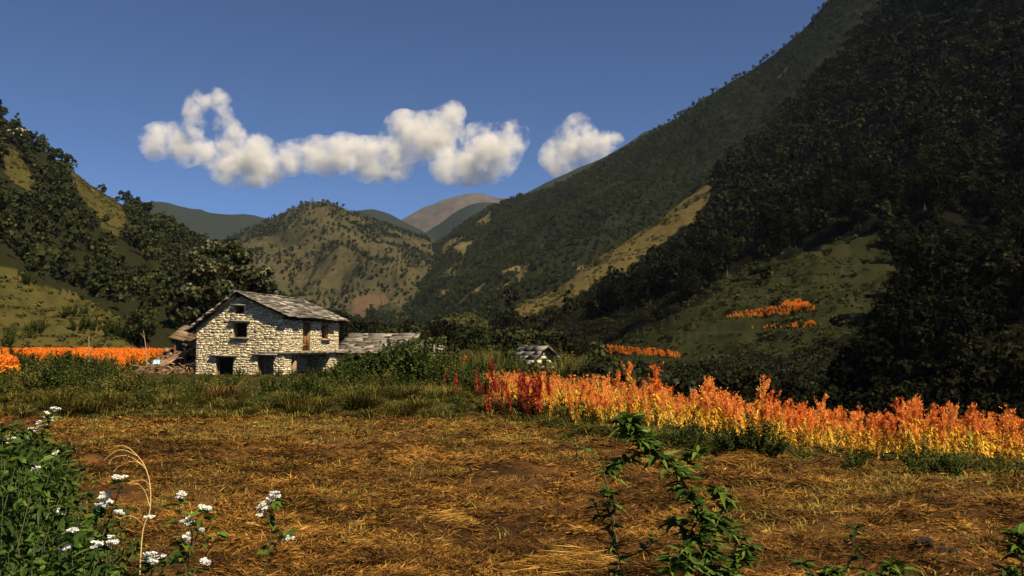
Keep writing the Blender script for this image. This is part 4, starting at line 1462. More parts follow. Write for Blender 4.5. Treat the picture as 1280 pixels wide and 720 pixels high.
# hedge-like growth on the left below the orange field
for i in range(46):
    px = rs.uniform(-40, 170); D = rs.uniform(38, 68)
    key = ('bush', int(rs.integers(3))) if rs.random() < .45 else ('olive', int(rs.integers(2)))
    shrub(key, px, D, rs.uniform(.5, .95) * (D / 55) ** .5, ('dark green' if key[0] == 'bush' else 'olive green') + ' bush in the growth below the left orange field', 'bush', 'bushes below the left orange field')
# tall olive weeds behind the crop, around the small hut
for i in range(90):
    px = rs.uniform(540, 880); D = rs.uniform(36, 64)
    if 655 < px < 712 and D < 57.5: 
        if rs.random() < .75: continue
    shrub(('tallweed', int(rs.integers(2))), px, D, rs.uniform(.75, 1.25), 'clump of tall olive weeds between crop and valley trees', 'weeds', 'tall olive weeds behind the crop', 'weed_clump', rs.uniform(.8, 1.1))
for i in range(40):
    px = rs.uniform(545, 880); D = rs.uniform(40, 66)
    if 650 < px < 715: D = rs.uniform(58, 66)
    key = ('olive', int(rs.integers(2))) if rs.random() < .6 else ('bush', int(rs.integers(3)))
    shrub(key, px, D, rs.uniform(.6, 1.1), ('olive' if key[0] == 'olive' else 'dark green') + ' bush among the tall weeds behind the crop', 'bush', 'bushes behind the crop')
for px, D, s in ((652, 49, .62), (663, 47, .8), (676, 48, .72), (688, 46.5, .86), (699, 48, .8), (712, 47, .95), (722, 49, 1.05)):
    shrub(('olive', int(rs.integers(2))), px, D, s, 'olive bush in front of the small half hidden hut', 'bush', 'olive bushes before the small hut')
# one straw coloured tuft and greener tufts on the field's far bank
shrub(('dry', 0), 283, 27.6, .95, 'straw coloured grass tuft on the far bank of the field', 'grass tuft', None, 'grass_tuft')
shrub(('dry', 0), 152, 38, .95, 'dry tan tuft left of the fallen lean-to', 'grass tuft', None, 'grass_tuft')
for i in range(70):
    px = rs.uniform(60, 640); x = (px - 640) / FOC * 26
    D = edge(x) + rs.uniform(.3, 4.5)
    shrub(('tuft', int(rs.integers(2))), px, D, rs.uniform(.35, .8), 'arching olive grass tuft on the bank beyond the mown field', 'grass tuft', 'grass tufts on the far bank', 'grass_tuft')
for i in range(190):
    px = rs.uniform(-20, 620); x = (px - 640) / FOC * 29
    D = edge(x) + rs.uniform(2.0, 22)
    if 168 < px < 250 and D > 38: continue
    shrub(('bush', int(rs.integers(3))) if rs.random() < .5 else ('olive', int(rs.integers(2))), px, D, min(rs.uniform(.28, .78), max(.1, (1.72 - .0334 * D) / 1.8 * rs.uniform(.9, 1.2)) if 165 < px < 428 else 1), 'small bush on the bank between field and house', 'bush', 'small bushes on the bank')
# dark bushes in rows on the grassy left hillock
for p in sample(HL, .02, rs, lambda px, py, Q, g: (g >= .5) & (px > -20) & (px < 178) & (py > 345) & (py < 440) & (rs.random(len(px)) < np.where(py > 395, .9, .3)))[:46]:
    put('shrub', SH[('bush' if rs.random() < .7 else 'olive', int(rs.integers(2)))], p - np.array([0, 0, .1]), rs.uniform(0, 6.28), rs.uniform(.7, 1.7), 'dark bush on the grassy hillock above the left orange field', 'bush', 'bushes on the left hillock')
# green clumps along the near edge of the crop
for px, D, s in ((857, 17.7, .36), (842, 18.2, .26), (912, 16.5, .34), (938, 16.0, .42), (952, 15.8, .36), (1066, 14.5, .22), (1150, 13.7, .30), (1178, 13.4, .24), (786, 19.4, .2)):
    shrub(('bush', int(rs.integers(3))), px, D, s, 'small dark green weed clump at the near edge of the crop', 'bush', 'weed clumps at the crop edge')


def field_mask_dist(x, y):
    return y - edge(x)


# rough grass everywhere off the field: one mass
def rough_grass():
    rs = np.random.default_rng(303)
    t = MB(); blades(t, 26, .30, .22, rs, .8, .013, .28, .6)
    m = MB()
    n = 18000
    D = 17 + 55 * rs.random(n) ** 1.3; px = rs.uniform(-320, 1340, n)
    x = (px - 640) / FOC * D; d = D - edge(x)
    ok = (d > -.3) & ~((x > 2) & (d > .9) & (d < 7) & (px > 650)) & (D > 20)
    x, D = x[ok], D[ok]
    P = np.stack([x, D, gz(x, D)], -1)
    m.scatter(t, P, rs.uniform(0, 6.28, len(P)), np.where((x / D * FOC + 640 > 165) & (x / D * FOC + 640 < 428) & (D > 36), .6, 1) * rs.uniform(.5, 1.4, len(P)) * (1 + .4 * fbm(x * .3, D * .3, 8, 2)) * np.interp(D, [26, 34, 60], [.85, .5, .4]), .35 * fbm(x * .25, D * .25, 7, 3))
    # knee-high weeds of many greens through the grass
    w1, w2 = [], []
    for q in range(2):
        s_, l_ = shoots(rs, .62, .42, 7, 15, .12, .030, .006); l_.merge(s_); w1.append(l_)
    wm = [MB(), MB(), MB()]
    k = 7400
    DD = 25 + 45 * rs.random(k) ** 1.1; pp = rs.uniform(-280, 900, k); xx = (pp - 640) / FOC * DD
    dd = DD - edge(xx); zone = fbm(xx * .22, DD * .22, 77, 3) + rs.normal(size=k) * .28
    keep = (rs.random(k) < .75) & (dd > .5) & ~((xx > .2) & (dd < 7.2) & (pp > 628)) & (rs.random(k) < np.clip(.35 + .12 * dd, 0, 1)) & ~((pp > 170) & (pp < 250) & (DD > 46) & (rs.random(k) < .6))
    hs_ = rs.uniform(.45, 1.15, k) * (1 + .5 * fbm(xx * .3, DD * .3, 78, 2)) * np.interp(dd, [0, 3, 9, 40], [.5, .8, 1.0, .9]) * np.where((pp > 165) & (pp < 428) & (DD > 33), .30, 1)
    for j, (lo, hi) in enumerate(((-9, -.12), (-.12, .22), (.22, 9))):
        s_ = keep & (zone > lo) & (zone <= hi)
        for q in range(2):
            h_ = s_ & (rs.random(k) < .5) if q == 0 else s_ & ~h_
            wm[j].scatter(w1[q], np.stack([xx[h_], DD[h_], gz(xx[h_], DD[h_])], -1), rs.uniform(0, 6.28, h_.sum()), hs_[h_], rs.uniform(-.2, .2, h_.sum()))
    for j, (mt, lb) in enumerate(((M_BUSH, 'dark green weeds through the rough ground before the house'), (M_OLIVE, 'olive weeds through the rough ground before the house'), (M_GRASS, 'yellowish weeds through the rough ground before the house'))):
        tag(wm[j].build('weeds', [mt]), lb, 'weeds', None, 'stuff')
    o = m.build('rough_grass', [M_GRASS]); tag(o, 'rough olive grass on the banks beyond the field', 'grass', None, 'stuff')
    # trampled dark bank in front of the crop
    t = MB(); blades(t, 30, .22, .25, rs, 1.3, .012, .25, .8, .3)
    m = MB()
    x = rs.uniform(1.2, 12, 900); y = edge(x) + rs.normal(size=900) * .35 - .05 + 8 * (fbm(x * .7, x * 0, 91, 2) < -.05)
    m.scatter(t, np.stack([x, y, gz(x, y)], -1), rs.uniform(0, 6.28, 900), rs.uniform(.6, 1.5, 900), .3 * fbm(x, y, 7, 3))
    o = m.build('bank_grass', [M_OLIVE]); tag(o, 'low trampled olive grass along the crop edge', 'grass', None, 'stuff')
    # grass and scrub on the terraces and the left hillock
    t = MB(); crown_cards(t, rs, [(0, 0, .25, .55), (.5, .2, .2, .4), (-.4, .3, .25, .45)], 46, .42)
    SCRUB = MB(); crown_cards(SCRUB, rs, [(0, 0, .3, .6), (.5, .2, .25, .45), (-.4, .3, .25, .5), (.1, -.5, .2, .4)], 190, .17)
    m = MB()
    P = sample(HR1, 1.6, rs, lambda px, py, Q, g: (g >= .5) & (g < 1.5) & (px < 1180) & (rs.random(len(px)) < .42 + .9 * fbm(Q[:, 0] / 9, Q[:, 1] / 9, 4, 3)))
    m.scatter(t, P, rs.uniform(0, 6.28, len(P)), rs.uniform(.2, .62, len(P)) * (1 + .9 * (rs.random(len(P)) < .06)), rs.uniform(-.2, .2, len(P)))
    o = m.build('scrub', [foliage('terrace_scrub', [(.010, .013, .004), (.028, .032, .008), (.062, .060, .015)])]); tag(o, 'low green scrub over the grassy terraces', 'scrub', None, 'stuff')
    m = MB()
    P = sample(HL, .9, rs, lambda px, py, Q, g: (g >= .5) & (rs.random(len(px)) < np.where(py > 330, .42, .28) + .9 * fbm(Q[:, 0] / 9, Q[:, 1] / 9, 4, 3)))
    m.scatter(t, P, rs.uniform(0, 6.28, len(P)), rs.uniform(.25, .85, len(P)), rs.uniform(-.2, .2, len(P)))
    P = sample(HR1, .9, rs, lambda px, py, Q, g: (g > 1.5) & (rs.random(len(px)) < .15 + .8 * fbm(Q[:, 0] / 9, Q[:, 1] / 9, 4, 3)))
    m.scatter(t, P, rs.uniform(0, 6.28, len(P)), rs.uniform(.3, 1.3, len(P)), rs.uniform(-.2, .2, len(P)))
    P = sample(HMD, .5, rs, lambda px, py, Q, g: rs.random(len(px)) < .5 + .9 * fbm(Q[:, 0] / 9, Q[:, 1] / 9, 4, 3))
    m.scatter(t, P, rs.uniform(0, 6.28, len(P)), rs.uniform(.5, 2.4, len(P)), rs.uniform(-.3, .1, len(P)))
    o = m.build('scrub', [foliage('hill_scrub', [(.022, .024, .007), (.06, .055, .014), (.12, .10, .025)])]); tag(o, 'low olive scrub on the open grass slopes', 'scrub', None, 'stuff')

    m = MB()
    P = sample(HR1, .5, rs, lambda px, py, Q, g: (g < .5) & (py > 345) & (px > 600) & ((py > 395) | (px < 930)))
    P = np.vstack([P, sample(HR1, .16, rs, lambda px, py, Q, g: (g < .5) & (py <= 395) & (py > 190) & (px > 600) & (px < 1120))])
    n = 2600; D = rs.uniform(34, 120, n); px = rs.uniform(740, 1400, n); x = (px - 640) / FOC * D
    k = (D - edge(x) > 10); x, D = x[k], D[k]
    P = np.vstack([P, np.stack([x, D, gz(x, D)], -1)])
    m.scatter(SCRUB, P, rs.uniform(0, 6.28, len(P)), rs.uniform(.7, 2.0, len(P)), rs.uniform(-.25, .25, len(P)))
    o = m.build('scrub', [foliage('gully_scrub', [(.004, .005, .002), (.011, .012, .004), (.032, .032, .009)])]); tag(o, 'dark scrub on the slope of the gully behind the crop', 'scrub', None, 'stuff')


rough_grass()

# ------------------------------------------------------------------ amaranth
def amaranth_shape(rs, h, red=False, n_pl=1.0):
    st, pl, lf = MB(), MB(), MB()
    lean = rs.normal(size=2) * .10 * h
    ax = lambda t: np.stack([lean[0] * t ** 1.5, lean[1] * t ** 1.5, h * t], -1)
    tt = np.linspace(0, .86, 5)
    p = ax(tt); p[0, 2] = -.06
    st.tube(p, [.013, .012, .010, .007, .004], 4, .5)
    # plume: a drooping main spike and short side spikes, each a fur of small tufts
    spikes = []
    top = ax(np.array([.62]))[0]; da = rs.uniform(0, 6.28)
    tip = ax(np.array([1.0]))[0] + np.array([math.cos(da), math.sin(da), -.4]) * .10 * h
    spikes.append((top, ax(np.array([.97]))[0], tip, .042))
    for i in range(int(rs.integers(4, 7))):
        a = rs.uniform(0, 6.28); t = rs.uniform(.5, .82)
        s = ax(np.array([t]))[0]; l = rs.uniform(.14, .30) * h
        m = s + np.array([math.cos(a) * .3, math.sin(a) * .3, .9]) * l * .6
        e = s + np.array([math.cos(a) * .5, math.sin(a) * .5, rs.uniform(.6, 1.25)]) * l * 1.15
        spikes.append((s, m, e, .032))
        st.tube([s, m], [.005, .003], 3, .4)
    for (a, b_, c, r) in spikes:
        n = int(105 * n_pl * (1.7 if r > .04 else .5))
        t = rs.random(n)[:, None]
        q = a * (1 - t) ** 2 + 2 * b_ * t * (1 - t) + c * t ** 2
        d = unit(rs.normal(size=(n, 3)))
        rad = r * (1.15 - .8 * t)
        q = q + d * rad * rs.uniform(.2, 1, (n, 1))
        D_ = (d + np.array([0, 0, .5])) * rs.uniform(.025, .06, (n, 1))
        W = unit(np.cross(D_, rs.normal(size=(n, 3)))) * rs.uniform(.007, .015, (n, 1))
        pl.cards(q, D_, W, np.clip(.5 + rs.normal(size=n) * .2, 0, 1))
    n = int(rs.integers(34, 46))
    t = rs.uniform(.06, .68, n); a = rs.uniform(0, 6.28, n)
    P = ax(t)
    out = np.stack([np.cos(a), np.sin(a), rs.uniform(-.35, .35, n)], -1)
    L = rs.uniform(.10, .19, n)[:, None]
    lf.leaves(P + out * .02, out * L, np.tile([0, 0, 1.0], (n, 1)), rs.uniform(.018, .032, n), .55, .3, np.clip(.55 + rs.normal(size=n) * .25 - .2 * (t - .3), 0, 1))
    return st, pl, lf


M_ALEAF_LIME = foliage('lime_leaves', [(.12, .11, .01), (.34, .28, .02), (.55, .46, .06)], transl=.35)
rs = np.random.default_rng(404)
AM = []
for i in range(7):
    s_, p_, l_ = amaranth_shape(rs, rs.uniform(1.05, 1.3))
    AM.append(dict(parts=[('stem', s_.mesh('stem', M_ASTEM)), ('blossom', p_.mesh('blossom', M_PLUME)), ('leaves', l_.mesh('leaves', M_ALEAF))]))
for i in (4, 5, 6): AM[i]['parts'][2] = ('leaves', AM[i]['parts'][2][1]); AM[i]['parts'][2][1].materials[0] = M_ALEAF_LIME if i > 4 else M_ALEAF
AR = []
for i in range(3):
    s_, p_, l_ = amaranth_shape(rs, rs.uniform(1.1, 1.3), True)
    AR.append(dict(parts=[('stem', s_.mesh('stem', M_ASTEM_RED)), ('blossom', p_.mesh('blossom', M_PLUME_RED)), ('leaves', l_.mesh('leaves', M_ALEAF_RED))]))
far_am = []
for i in range(3):
    s_, p_, l_ = amaranth_shape(rs, 1.2, False, .35)
    m = MB(); m.merge(s_)
    for src, mi in ((p_, 1), (l_, 2)):
        c2 = MB(); c2.merge(src)
        for k in (3, 4): c2.M[k] = [a * 0 + mi for a in c2.M[k]]
        m.merge(c2)
    far_am.append(m)


def crop_width(x):
    return np.interp(x, [-.5, 3, 8, 14], [6.5, 6.5, 5.5, 5])


spots = []
x = rs.uniform(-.8, 15, 5600); dd = rs.random(5600) ** 1.2
y = edge(x) + .45 + dd * crop_width(x)
gap = fbm(x * .8, y * .8, 33, 2)
pxs, pys = project(np.stack([x, y, 0 * x + 1], -1))
ok = (pxs > 610) & (pxs < 1480) & (gap > -.55) & (rs.random(5600) < .20)
pts = sorted(zip(x[ok], y[ok], dd[ok]), key=lambda p: p[1] - edge(p[0]))
NI = 262
near_am, rest = [], []
pts.sort(key=lambda p: (p[1] - edge(p[0])) * 1.6 + p[1] * .25)
for i, (x_, y_, d_) in enumerate(pts):
    px_, _ = project(np.array([x_, y_, 1.0]))
    if i < NI:
        redz = px_ < 698 + rs.normal() * 16
        k = AR[int(rs.integers(3))] if redz else AM[int(rs.integers(7))]
        hs = (rs.uniform(.6, .98) if rs.random() < .9 else rs.uniform(1.0, 1.2)) * (1.0 if y_ > 18 else .92) * (1 if y_ - edge(x_) > 1.2 else .85)
        if redz: lab, grp = 'deep red amaranth plant at the left end of the crop', 'red amaranth plants'; hs = max(hs, .85)
        else: lab, grp = 'orange plumed amaranth plant with yellow leaves in the front of the crop', 'orange amaranth plants'
        hs *= float(np.interp(y_, [14, 18, 24], [.98, .90, .80]))
        hs *= 1 + .20 * float(fbm(x_ * .9, y_ * .9, 35, 2))
        put('amaranth_plant', k['parts'], (x_, y_, float(gz(x_, y_))), rs.uniform(0, 6.28), (.85 * hs, .85 * hs, hs), lab, 'crop plant', grp, (rs.normal() * .15 + .2 * float(fbm(x_ * .8, y_ * .8, 36, 2)), rs.normal() * .2 + .06 + .5 * float(fbm(x_ * .8, y_ * .8, 37, 2))))
    else:
        rest.append((x_, y_))
print('AMARANTH', len(pts))
m = MB()
R_ = np.array(rest); kk = rs.integers(0, 3, len(R_))
for q in range(3):
    s = kk == q; xx, yy = R_[s, 0], R_[s, 1]; n = s.sum()
    m.scatter(far_am[q], np.stack([xx, yy, gz(xx, yy)], -1), rs.uniform(0, 6.28, n), rs.uniform(.5, .86, n) * np.interp(yy, [14, 18, 26], [1.05, .95, .85]), rs.uniform(-.15, .15, n), rs.normal(size=(n, 2)) * .1)
tag(m.build('amaranth_crop', [M_ASTEM, M_PLUME, M_ALEAF]), 'rest of the orange amaranth crop behind the front plants', 'crop', None, 'stuff')

# a few red stalks standing apart, left of and above the crop
for px, D, s, lab in ((597, 26.6, .75, 'lone dark red stalk leftmost before the bright green mound'), (612, 27.5, 1.0, 'tall thin red stalk left of the crop'), (569, 27, .7, 'short red stalk standing farthest left from the crop'),
                      (618, 26.2, .85, 'red stalk just left of the deep red plants'), (556, 29, .6, 'small reddish stalk beside the grassy bank')):
    x_ = (px - 640) / FOC * D
    put('amaranth_plant', AR[int(rs.integers(3))]['parts'], (x_, D, float(gz(x_, D))), rs.uniform(0, 6.28), (s * .8, s * .8, s), lab, 'crop plant', None)
for px, D, s, lab in ((815, 27.5, 1.25, 'tall orange amaranth rising above the middle of the crop'), (885, 23, 1.22, 'tall orange amaranth standing out behind the crop'), (782, 29, 1.15, 'thin orange amaranth left of the tallest one'),
                      (575, 41.5, 1.1, 'small orange plant beside the bright green mound')):
    x_ = (px - 640) / FOC * D
    put('amaranth_plant', AM[int(rs.integers(7))]['parts'], (x_, D, float(gz(x_, D))), rs.uniform(0, 6.28), s, lab, 'crop plant', None)


# distant amaranth fields
def far_field(P, label, s=1.0):
    P = np.asarray(P)
    t = MB()
    r2 = np.random.default_rng(5)
    for i in range(3):
        ox, oy = r2.uniform(-.3, .3, 2)
        n = 26
        z = r2.uniform(.2, 1.15, n)
        q = np.stack([ox + r2.normal(size=n) * .09, oy + r2.normal(size=n) * .09, z], -1)
        D_ = unit(r2.normal(size=(n, 3)) + np.array([0, 0, .8])) * .22
        t.cards(q, D_, unit(np.cross(D_, r2.normal(size=(n, 3)))) * .06, np.clip(.2 + z * .5 + r2.normal(size=n) * .15, 0, 1))
    m = MB(); n = len(P)
    m.scatter(t, P, r2.uniform(0, 6.28, n), s * r2.uniform(.7, 1.15, n), r2.uniform(-.12, .12, n))
    o = m.build('amaranth_field', [foliage('field_plume', [(.60, .32, .02), (.66, .20, .016), (.66, .13, .014)], objw=0)])
    tag(o, label, 'crop field', None, 'stuff')


def flat_patch(poly, D0, D1, n):
    """points on the valley floor inside a plot given by its outline"""
    pl = np.array([at(px, 433, D)[:2] for px, D in poly])
    lo, hi = pl.min(0), pl.max(0)
    q = rs.uniform(lo, hi, (n, 2)); q = q[inpoly(q[:, 0], q[:, 1], [tuple(v) for v in pl])]
    return np.stack([q[:, 0], q[:, 1], gz(q[:, 0], q[:, 1])], -1)


far_field(flat_patch([(-60, 74), (95, 76), (112, 66), (140, 60), (176, 70), (188, 84), (232, 84), (232, 89), (-60, 90)], 0, 0, 9500), 'wide orange amaranth field left of the house', .62)
far_field(flat_patch([(-40, 40), (12, 40), (22, 43), (14, 47), (-40, 47)], 0, 0, 260), 'small orange patch among the bushes at the far left', .9)
ST1 = [(903, 398), (935, 390), (975, 385), (985, 377), (1002, 377), (1020, 387), (1012, 391), (960, 397)]
ST2 = [(928, 411), (980, 408), (1000, 404), (1026, 403), (1026, 409), (985, 412)]
ST3 = [(750, 440), (760, 433), (800, 436), (850, 443), (850, 448), (820, 446), (752, 443)]
for st, lab, dn in ((ST1, 'upper orange strip on the right terraces', 1.6), (ST2, 'lower thin orange strip on the right terraces', 1.6), (ST3, 'orange strip at the foot of the terraces', 2.2)):
    far_field(sample(HR1, dn * 3.2, rs, lambda px, py, Q, g: inpoly(px, py, st), None, 900000), lab, .45)

# ------------------------------------------------------------------ the mown field: cut straw, clods, heaps
def cut_straw():
    rs = np.random.default_rng(505)
    n = 600000
    # denser where the field is near the camera
    D = 5.2 * (26 / 5.2) ** (rs.random(n) ** .85); px = rs.uniform(-60, 1480, n)
    x = (px - 640) / FOC * D; y = D
    ok = (y < edge(x) + .5)
    cl = fbm(x * 1.6, y * 2.2, 61, 4, .65) + .5 * fbm(x * .35, y * .5, 62, 3)
    ok &= rs.random(n) < np.clip(.45 + 1.7 * cl, .05, 1)
    x, y, cl = x[ok], y[ok], cl[ok]; n = len(x)
    z = gz(x, y) + rs.uniform(.0, .05, n) + .05 * np.clip(cl, 0, 1)
    L = rs.uniform(.035, .14, n) * (.75 + y / 22)
    a = 5.0 * fbm(x * 2.2, y * 2.2, 63, 2) + rs.normal(size=n) * 1.1
    up = np.abs(rs.normal(size=n)) * .22
    up = np.where(rs.random(n) < .012, rs.uniform(.4, 1.2, n), up)
    D_ = np.stack([np.cos(a), np.sin(a) * .8, up], -1) * L[:, None]
    w = .0016 + .00034 * y
    W = np.stack([-np.sin(a), np.cos(a), rs.normal(size=n) * .6], -1) * (w * rs.uniform(.6, 1.4, n))[:, None]
    tint = np.clip(.44 + .6 * fbm(x * 1.1, y * 1.6, 64, 4, .65) + rs.normal(size=n) * .17, 0, 1)
    b = MB(); b.cards(np.stack([x, y, z], -1), D_, W, tint, 0, .5)
    o = b.build('cut_straw', [M_STRAW]); tag(o, 'brown cut straw lying over the mown field', 'straw', None, 'stuff')
    # thin green regrowth, mostly towards the far bank
    n = 26000
    D = 7 + 18 * rs.random(n) ** .6; px = rs.uniform(60, 1300, n)
    x = (px - 640) / FOC * D
    f = fbm(x * .5, D * .5, 66, 3)
    ok = (D < edge(x)) & (rs.random(n) < np.clip(.32 + 1.8 * f + .9 * smooth(-6, -.5, D - edge(x)) - .25 * (px > 700), 0, 1))
    t = MB(); blades(t, 9, .10, .07, rs, .9, .006, .25, .6, .6)
    m = MB(); P = np.stack([x[ok], D[ok], gz(x[ok], D[ok])], -1)
    m.scatter(t, P, rs.uniform(0, 6.28, len(P)), rs.uniform(.6, 1.6, len(P)), rs.uniform(-.2, .2, len(P)))
    o = m.build('field_grass', [M_GRASS]); tag(o, 'thin yellow green regrowth on the mown field', 'grass', None, 'stuff')


cut_straw()


def straw_heap(px, py, D, s, label, seed, n=420):
    r2 = np.random.default_rng(seed)
    x = (px - 640) / FOC * D
    b = MB()
    a = r2.uniform(0, 6.28, n); rr = np.sqrt(r2.random(n)) * s
    P = np.stack([np.cos(a) * rr, np.sin(a) * rr * .6, .42 * s * (1 - (rr / s) ** 2) * r2.uniform(.2, 1, n)], -1)
    th = r2.normal(size=n) * .5
    D_ = np.stack([np.cos(th), np.sin(th), r2.normal(size=n) * .18], -1) * r2.uniform(.15, .5, n)[:, None] * s * 1.6
    b.cards(P - D_ / 2, D_, unit(np.cross(D_, r2.normal(size=(n, 3)))) * .004, r2.uniform(.3, 1, n))
    o = b.build('straw_heap', [M_STRAW]); o.location = (x, D, float(gz(x, D)))
    tag(o, label, 'straw heap')


straw_heap(712, 690, 7.9, .55, 'loose heap of cut stalks at the bottom behind the tall weed', 1, 700)
straw_heap(925, 560, 15.4, .5, 'small straw heap left of the crop edge weeds', 2)
straw_heap(558, 640, 10.5, .4, 'low straw heap in the middle of the field', 3)


def clod(px, py, D, s, label, seed):
    r2 = np.random.default_rng(seed)
    x = (px - 640) / FOC * D
    b = MB()
    for i in range(6): import_ico(b, r2.normal(size=3) * s * .5 * np.array([1.3, 1, .3]) + np.array([0, 0, s * .3]), s * r2.uniform(.4, .8, 3), r2.uniform(0, .4), .3, r2, 2)
    o = b.build('clod', [M_MORTAR_DARK]); o.location = (x, D, float(gz(x, D)))
    tag(o, label, 'clod of earth')


M_MORTAR_DARK = surface('wet_earth', [(.012, .008, .006), (.04, .025, .015)], 8, .4, .95, .7, 30, .02)
clod(1150, 668, 8.9, .07, 'dark clod of earth, upper of two in the right of the field', 1)
clod(1178, 688, 8.4, .08, 'dark clod of earth, lower of two in the right of the field', 2)
clod(1000, 606, 12.2, .09, 'dark clod of earth nearest the crop edge', 3)


# ------------------------------------------------------------------ foreground weeds
def stalk_leaves(lf, P, rs, ln, wd, per=1, up=.35, droop=.5, tint=.5, tj=.22):
    n = len(P) * per
    P = np.repeat(P, per, 0)
    a = rs.uniform(0, 6.28, n)
    out = np.stack([np.cos(a), np.sin(a), rs.uniform(up - .5, up + .3, n)], -1)
    L = rs.uniform(.55, 1.15, n)[:, None] * ln
    nn = np.tile([0, 0, 1.0], (n, 1)) + rs.normal(size=(n, 3)) * .4
    lf.leaves(P, unit(out) * L, nn, rs.uniform(.7, 1.2, n) * wd, rs.uniform(.1, 1.0, n) * droop, .3, np.clip(tint + rs.normal(size=n) * tj, 0, 1))


def flower_mb(rs, r=.03, n=26):
    b = MB()
    a = rs.uniform(0, 6.28, n); rr = r * np.sqrt(rs.random(n))
    c = np.stack([np.cos(a) * rr, np.sin(a) * rr, rs.uniform(-.5, .5, n) * r * .8], -1)
    for k in range(4):
        th = rs.uniform(0, 6.28, n)
        D_ = np.stack([np.cos(th), np.sin(th), rs.uniform(-.2, .6, n)], -1) * .011
        b.cards(c, D_, unit(np.cross(D_, rs.normal(size=(n, 3)))) * .0045, rs.uniform(.3, 1, n))
    return b


rs = np.random.default_rng(606)


def weed_shape(h, nl, ln, wd):
    st, lf = MB(), MB()
    for q in range(3):
        lean = rs.normal(size=2) * .14 * h; o = rs.normal(size=2) * .05
        hh = h * rs.uniform(.75, 1.0)
        t = np.linspace(0, 1, 6)
        p = np.stack([o[0] + lean[0] * t ** 1.6, o[1] + lean[1] * t ** 1.6, -.05 + hh * t], -1)
        st.tube(p, np.linspace(.007, .002, 6), 5, .5)
        tl = rs.uniform(.22, 1.0, nl); tl = np.append(tl, [1.0] * 4)
        P = np.stack([np.interp(tl, t, p[:, k]) for k in range(3)], -1)
        stalk_leaves(lf, P, rs, ln, wd, 1, .3, .6)
    return st, lf


WEEDS = []
for h, nl, ln, wd in ((1.0, 44, .075, .012), (.9, 50, .062, .013), (1.1, 40, .095, .013), (.8, 46, .055, .011)):
    a_, b_ = weed_shape(h, nl, ln, wd)
    WEEDS.append([('stem', a_.mesh('stem', M_WEEDSTEM)), ('leaves', b_.mesh('leaves', M_WEEDLEAF))])
# the thicket at the lower left
cnt = 0
tries = 0
while cnt < 190 and tries < 6000:
    tries += 1
    D = 3.9 + 9.5 * rs.random() ** 1.1; px = rs.uniform(-90, 230)
    lim = np.interp(D, [3.2, 4.2, 5, 6.5, 9, 13], [225, 205, 170, 140, 95, 70])
    if px > lim + rs.normal() * 14: continue
    x = (px - 640) / FOC * D
    topz = 2 - (np.interp(px, [-90, 20, 70, 120, 160, 210], [495, 508, 545, 610, 650, 685]) + rs.uniform(-6, 45) - 433) / FOC * D
    s = min(1.7, max(.45, topz / 1.0))
    cnt += 1
    put('weed_plant', WEEDS[int(rs.integers(4))], (x, D, float(gz(x, D))), rs.uniform(0, 6.28), (min(max(s, .8), 1.0), min(max(s, .8), 1.0), s), 'leafy green weed in the dense thicket at the lower left', 'weed', 'green weeds in the lower left thicket', (rs.normal() * .08, rs.normal() * .08))
# dense undergrowth between them
m = MB()
t = MB(); st_, lf_ = weed_shape(.55, 16, .06, .010); t.merge(lf_)
PP = []
for i in range(2000):
    D = 3.2 + 13 * rs.random() ** 1.1; px = rs.uniform(-700, 215)
    lim = np.interp(D, [3.2, 4.2, 5, 6.5, 9, 14], [215, 190, 155, 130, 100, 80])
    if px > lim: continue
    x = (px - 640) / FOC * D; PP.append((x, D, float(gz(x, D))))
PP = np.array(PP)
# broad leaved weeds right in front, at the bottom left corner
a_, b_ = weed_shape(.95, 20, .15, .021)
BIGW = [('stem', a_.mesh('stem', M_WEEDSTEM)), ('leaves', b_.mesh('leaves', M_WEEDLEAF))]
for px, D, s in ((15, 3.9, 1.0), (70, 3.8, .98), (120, 3.7, .92), (45, 4.3, 1.1), (95, 4.4, 1.0), (160, 3.8, .85), (-20, 4.1, 1.1), (200, 3.7, .78)):
    x = (px - 640) / FOC * D
    put('weed_plant', BIGW, (x, D, float(gz(x, D))), rs.uniform(0, 6.28), s, 'broad leaved green weed at the bottom left corner', 'weed', 'broad leaved weeds at the bottom left')
m.scatter(t, PP, rs.uniform(0, 6.28, len(PP)), rs.uniform(.7, 1.5, len(PP)), rs.uniform(-.25, .15, len(PP)))
tag(m.build('undergrowth', [M_WEEDLEAF]), 'tangled green undergrowth below the lower left weeds', 'undergrowth', None, 'stuff')


